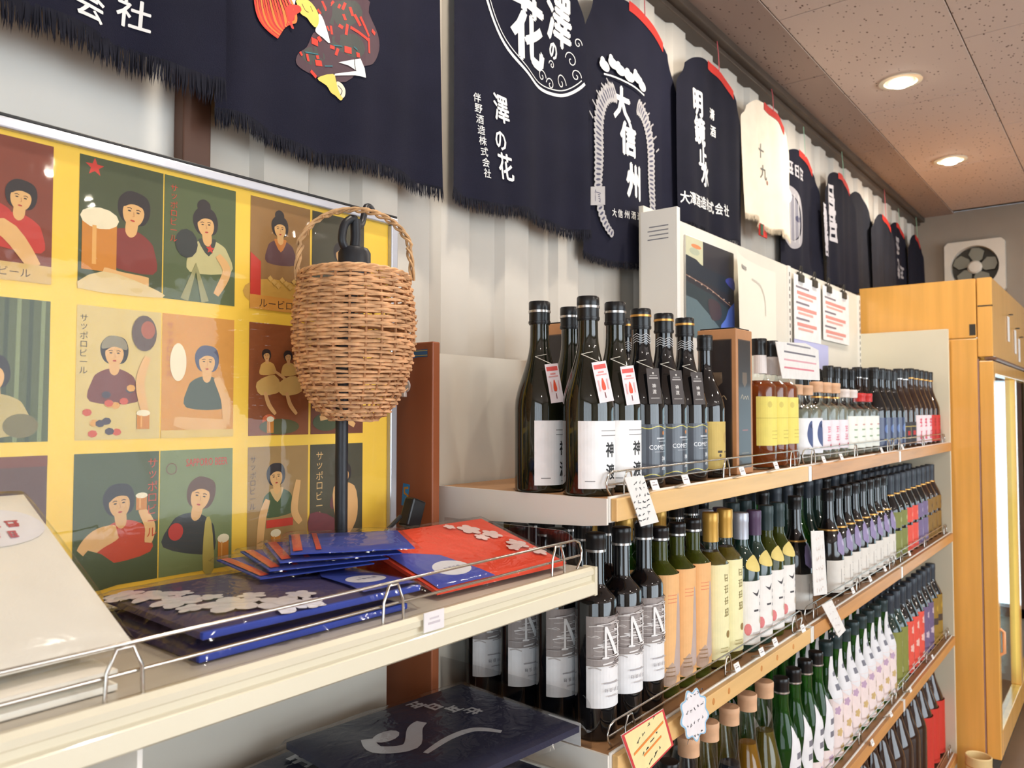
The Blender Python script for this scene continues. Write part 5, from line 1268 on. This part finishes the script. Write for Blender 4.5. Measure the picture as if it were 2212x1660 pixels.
for q, (xs, kind, lb) in enumerate((((2.46,2.54,2.62,2.70),'blue','capped bottle behind the red cap bottles'),((2.78,2.86,2.94,3.02),'dkgold','capped bottle behind the navy label bottles'),((3.12,3.21,3.30,3.39,3.48),'redchar','capped bottle behind the pink label bottles'))):
    for r_, y in enumerate((.725, .81)):
        for i, x in enumerate(xs): put(kind, x, y, Z1, lb+', '+ORD[i]+' from left, '+ORD[r_+1]+' row', lb+' group')
# --- second shelf
def grid(kind, xs, ys, z, front, back, grp, kind2=None):
    n = len(xs)
    for i, x in enumerate(xs):
        pos = '' if n == 1 else (ORD[i]+' from the left, ' if n > 2 else ('left one, ' if i == 0 else 'right one, '))
        put(kind, x, ys[0], z, pos+front, grp)
        for r_, y in enumerate(ys[1:]): put(kind2 or kind, x, y, z, back+('' if n == 1 else ', '+ORD[i]+' from left')+('' if len(ys) == 2 else ', '+ORD[r_+1]+' row'), grp+' behind')
for i, y in enumerate((.640, .712, .786, .860)):
    put('mwine', 1.012, y, Z2, ['frontmost','second from the front','third from the front','rearmost'][i]+' dark wine bottle with M label beside the acrylic divider', 'M label wine bottles')
grid('mwine', (1.088, 1.160), (.640,.712,.786,.860), Z2, 'front dark wine bottle with a large M on grey label', 'dark wine bottle behind the front M label bottles', 'M label wine bottles')
grid('orange', (1.226, 1.290, 1.354), (.645,.715,.785), Z2, 'green bottle with tall pale orange label', 'bottle with gold cap behind the orange label bottles', 'orange label bottles', 'greencork')
grid('pale', (1.420, 1.487), (.640,.712,.785), Z2, 'gold capped clear bottle with tall pale yellow label', 'dark bottle behind the pale yellow label bottles', 'pale yellow label bottles', 'mwine')
grid('whtsilver', (1.558,), (.636,.712), Z2, 'silver capped bottle with white label and yellow neck tag', 'silver capped bottle in the second row', 'silver cap bottles')
grid('whtpurple', (1.628,), (.636,.712), Z2, 'purple capped bottle with white label and yellow neck tag', 'purple capped bottle in the second row', 'purple cap bottles')
grid('whtteal', (1.698, 1.768), (.636,.712), Z2, 'dark green capped bottle with white label and yellow neck tag', 'dark green capped bottle in the second row', 'green cap bottles')
for i, x in enumerate((1.56, 1.64, 1.73)): put('dkgold', x, .80, Z2, ORD[i]+' from the left of the tall bottles behind the yellow neck tags', 'tall bottles at the back of the second shelf')
put('cream', 1.925, .650, Z2, 'dark bottle with lavender neck tag, left of the tall white card', 'cream label bottles')
for i, x in enumerate((2.155, 2.236, 2.317, 2.398, 2.479, 2.560, 2.641, 2.722)):
    put('cream', x, .641, Z2, ORD[i]+' from the left in the row of cream label bottles', 'cream label bottles')
for j, y in enumerate((.72, .805)):
    for i, x in enumerate((1.90, 1.985, 2.07, 2.155, 2.236, 2.317, 2.398, 2.479, 2.560, 2.641, 2.722)):
        k = ['greenneck','darkneck','darkneck'][(i*2+j) % 3]
        put(k, x, y, Z2, ('green glass' if k == 'greenneck' else 'dark capped')+' bottle behind the cream labels, '+ORD[i]+' from left, '+ORD[j+1]+' row', k+' behind cream labels')
for kind, xs, w_ in (('greenlab',(2.81,2.892),'olive green label'),('redtwo',(2.976,3.058),'coral red double label'),('purptwo',(3.142,3.226),'mauve double label'),('musttwo',(3.31,3.394,3.478),'mustard double label')):
    grid(kind, xs, (.642,.722,.805), Z2, 'bottle with '+w_+' on the second shelf', 'bottle behind those with '+w_, w_+' second shelf')
# --- third shelf
for i, x in enumerate((1.005, 1.085, 1.165, 1.245)):
    for y in (.64, .73): put('greensake' if i % 2 else 'tagsake', x, y, Z3, 'third shelf bottle below the M label wines, '+ORD[i]+' from left, '+('front' if y < .7 else 'rear')+' row', 'third shelf bottles at the left')
for i, (x, k, c) in enumerate(((1.330,'inkbot','dark'),(1.415,'inkbot','dark'),(1.512,'inkbot','dark'),(1.604,'goldbot','golden'),(1.700,'olivebot','olive'))):
    nm = ['leftmost wood stoppered bottle of dark drink on the third shelf','second wood stoppered bottle of dark drink on the third shelf','third wood stoppered bottle of dark drink, beside the golden one','wood stoppered bottle of golden drink on the third shelf','wood stoppered bottle of olive drink on the third shelf'][i]
    put(k, x, .645, Z3, nm, 'wood stoppered bottles')
    put('inkbot' if i < 3 else 'olivebot', x, .745, Z3, ORD[i]+' from left of the wood stoppered bottles in the second row', 'wood stoppered bottles behind')
grid('greensake', (1.79, 1.872, 1.954, 2.036), (.64,.725,.81), Z3, 'green bottle with black cap and blossom label', 'green bottle behind the black capped green ones', 'green bottles third shelf')
grid('tagsake', (2.118, 2.20, 2.282, 2.364, 2.446, 2.528, 2.61, 2.692), (.64,.725,.81), Z3, 'green bottle with slanting white neck tag', 'tagged bottle in the back rows of the third shelf', 'slanting neck tag bottles')
grid('gtall', (2.776, 2.858), (.64,.725,.81), Z3, 'bottle with tall olive blossom label', 'bottle behind the tall olive blossom labels', 'olive blossom bottles')
grid('rflow', (2.942, 3.026, 3.11), (.64,.725,.81), Z3, 'bottle with red blossom label on the third shelf', 'bottle behind the red blossom labels', 'red blossom bottles')
grid('pflow', (3.194, 3.278), (.64,.725,.81), Z3, 'bottle with mauve blossom label on the third shelf', 'bottle behind the mauve blossom labels', 'mauve blossom bottles')
grid('must', (3.362, 3.446), (.64,), Z3, 'bottle with mustard banded label on the third shelf', '', 'mustard banded bottles')
# --- bottom shelf
grid('isshoG', (1.9, 2.02, 2.14, 2.26), (.656,.77), Z4, 'large green bottle with white cap on the bottom shelf', 'large green bottle in the back row of the bottom shelf', 'large green bottles')
grid('isshoW', (2.38, 2.49, 2.60), (.656,.77), Z4, 'large brown bottle with white cap on the bottom shelf', 'large white capped brown bottle in the back row', 'large white cap bottles')
grid('isshoB', (2.71, 2.82, 2.93, 3.04, 3.15), (.656,.77), Z4, 'large unlabelled brown bottle on the bottom shelf', 'large brown bottle in the back row of the bottom shelf', 'large brown bottles')
grid('isshoR', (3.26, 3.37, 3.48), (.656,.77), Z4, 'large red label bottle at the end of the bottom shelf', 'large red label bottle in the back row', 'large red label bottles')

# ------------------------------------------------------------------ cards and price tags
M_PAPER = pm('white_paper', (240,236,232), .7)
def cardobj(name, label, cat, pts, y, draw, col=(240,236,230), rim=None, th=.0012, tilt=0., group=None):
    """card whose outline is measured on the shelf-front plane y"""
    P = [at(a_, b_, y) for a_, b_ in pts]; c = sum(P, Vector())/len(P)
    t = thing(name, label, cat, (c.x, y, c.z), group); q = [(p.x-c.x, p.z-c.z) for p in P]
    MB().prism(q, 'y', 0, th).obj('card', M_PAPER, t)
    a = Art()
    a.poly(q, rim or col)
    if rim: a.poly([(u*.90, v*.93) for u, v in q], col)
    w = max(u for u, v in q)-min(u for u, v in q); h = max(v for u, v in q)-min(v for u, v in q)
    if draw: draw(a, w, h)
    a.obj('print', PRINT, t, lambda x, z, l: (x, -l, z)); t.rotation_euler = (tilt, 0, 0)
    return t
def scrib(rows, c, ang=0., sc=.6, seed=1, wd=.0012):
    def f(a, w, h):
        r = random.Random(seed); ca, sa = math.cos(ang), math.sin(ang)
        for i in range(rows):
            y = h*.36-h*.74*i/max(1, rows-1); x = -w*sc/2
            while x < w*sc/2:
                g = w*.10
                pts = [(x+r.uniform(0,g), y+r.uniform(-.5,.5)*h*.07) for _ in range(4)]
                a.stroke([(p[0]*ca-p[1]*sa, p[0]*sa+p[1]*ca) for p in pts], wd, c); x += g*1.25
    return f
cardobj('handwritten_card', 'long white handwritten card hanging from the top shelf rail', 'card', ((1349,1032),(1390,1028),(1423,1128),(1385,1138)), .566, scrib(7, (70,70,74), -.0, .5, 2))
def dy(a, w, h):
    scrib(3, (60,50,50), .42, .5, 4, .0018)(a, w*.8, h*.9)
    a.stroke([(-w*.30,-h*.02),(w*.26,h*.22)], .004, (236,140,60)); a.stroke([(-w*.12,-h*.16),(w*.22,-h*.02)], .0035, (236,140,60))
cardobj('handwritten_card', 'pale yellow handwritten card with red border on the second shelf edge', 'card', ((1342,1590),(1433,1532),(1455,1610),(1378,1690)), .563, dy, (242,226,164), (206,60,64))
def cloud(cx, cy, rx, ry, n=9): return [(cx+(rx*(1+.10*math.cos(n*a_)))*math.cos(a_), cy+(ry*(1+.10*math.cos(n*a_)))*math.sin(a_)) for a_ in (2*PI*i/54 for i in range(54))]
cardobj('handwritten_card', 'scalloped white handwritten card with blue edging on the second shelf edge', 'card', cloud(1500,1545,29,54), .560, scrib(4, (110,106,110), 0, .6, 6, .0016), (240,234,236), (150,196,226))
cardobj('handwritten_card', 'slanted plain white card hanging from the second shelf strip', 'card', ((1775,1308),(1797,1297),(1827,1362),(1812,1378)), .566, scrib(5, (224,206,200), 0, .5, 8))
cardobj('standing_card', 'tall white card standing between the lavender tagged bottles', 'card', ((1752,1148),(1779,1147),(1787,1284),(1758,1288)), .592, scrib(6, (226,190,170), 0, .4, 9), tilt=.0)
def dn(a, w, h):
    for i, (x0, x1, c) in enumerate(((-.32,.22,(150,146,150)),(-.38,.34,(120,116,124)),(-.38,.36,(226,170,176)),(-.38,.30,(222,130,140)))):
        z = h*(.30-.2*i); a.rect(x0*w, z, x1*w, z+h*.045, c)
cardobj('standing_card', 'white notice card with grey and red lines above the clear bottles', 'card', ((1675,738),(1740,742),(1768,757),(1771,822),(1690,818)), .598, dn)
tags = [(1415,1048,.566,1),(1482,1036,.566,1),(1604,1018,.566,1),(1677,1006,.566,1),(1780,993,.566,1),(1818,987,.566,1),(1905,973,.566,1),(1950,966,.566,1),
        (1593,1442,.566,2),(1646,1409,.566,2),(1675,1388,.566,2),(1735,1358,.566,2),(1843,1276,.566,2),(1880,1251,.566,2),(1912,1229,.566,2),(1965,1196,.566,2),
        (1967,1490,.566,3),(1925,1543,.566,3),(2015,1420,.566,3),(1885,1605,.566,3)]
cnt = {1:0,2:0,3:0}
for (x, y, Y, s) in tags:
    p = at(x, y, Y); i = cnt[s]; cnt[s] += 1
    t = thing('price_tag', ORD[i]+' small white price tag from the left on the '+SH[s-1]+' shelf rail', 'price tag', (p.x, Y, p.z), 'shelf price tags')
    w, h = .022, .015; MB().box(-w/2, w/2, 0, .001, -h/2, h/2).obj('card', M_PAPER, t)
    a = Art(); a.rect(-w*.35,-.001,w*.3,.0008,(150,140,140)); a.rect(-w*.35,.003,w*.1,.0042,(190,180,180)); a.obj('print', PRINT, t, lambda x, z, l: (x, -l, z)); t.rotation_euler = (-.35, 0, 0)
    MB().box(-.004,.004,.001,.024,-h/2,-h/2+.003).obj('clip', M_WIRE, t)
p = at(937,1345,.578); t = thing('price_tag', 'white price sticker on the lip of the souvenir shelf', 'price tag', (p.x, .5775, p.z+.002)); a = Art(); a.rect(-.015,-.010,.015,.010,(238,232,232)); a.rect(-.009,-.003,.009,-.0005,(206,196,200)); a.rect(-.007,.002,.007,.004,(210,200,204))
MB().box(-.015,.015,0,.0008,-.010,.010).obj('card', M_PAPER, t); a.obj('print', PRINT, t, lambda x, z, l: (x, -l, z))
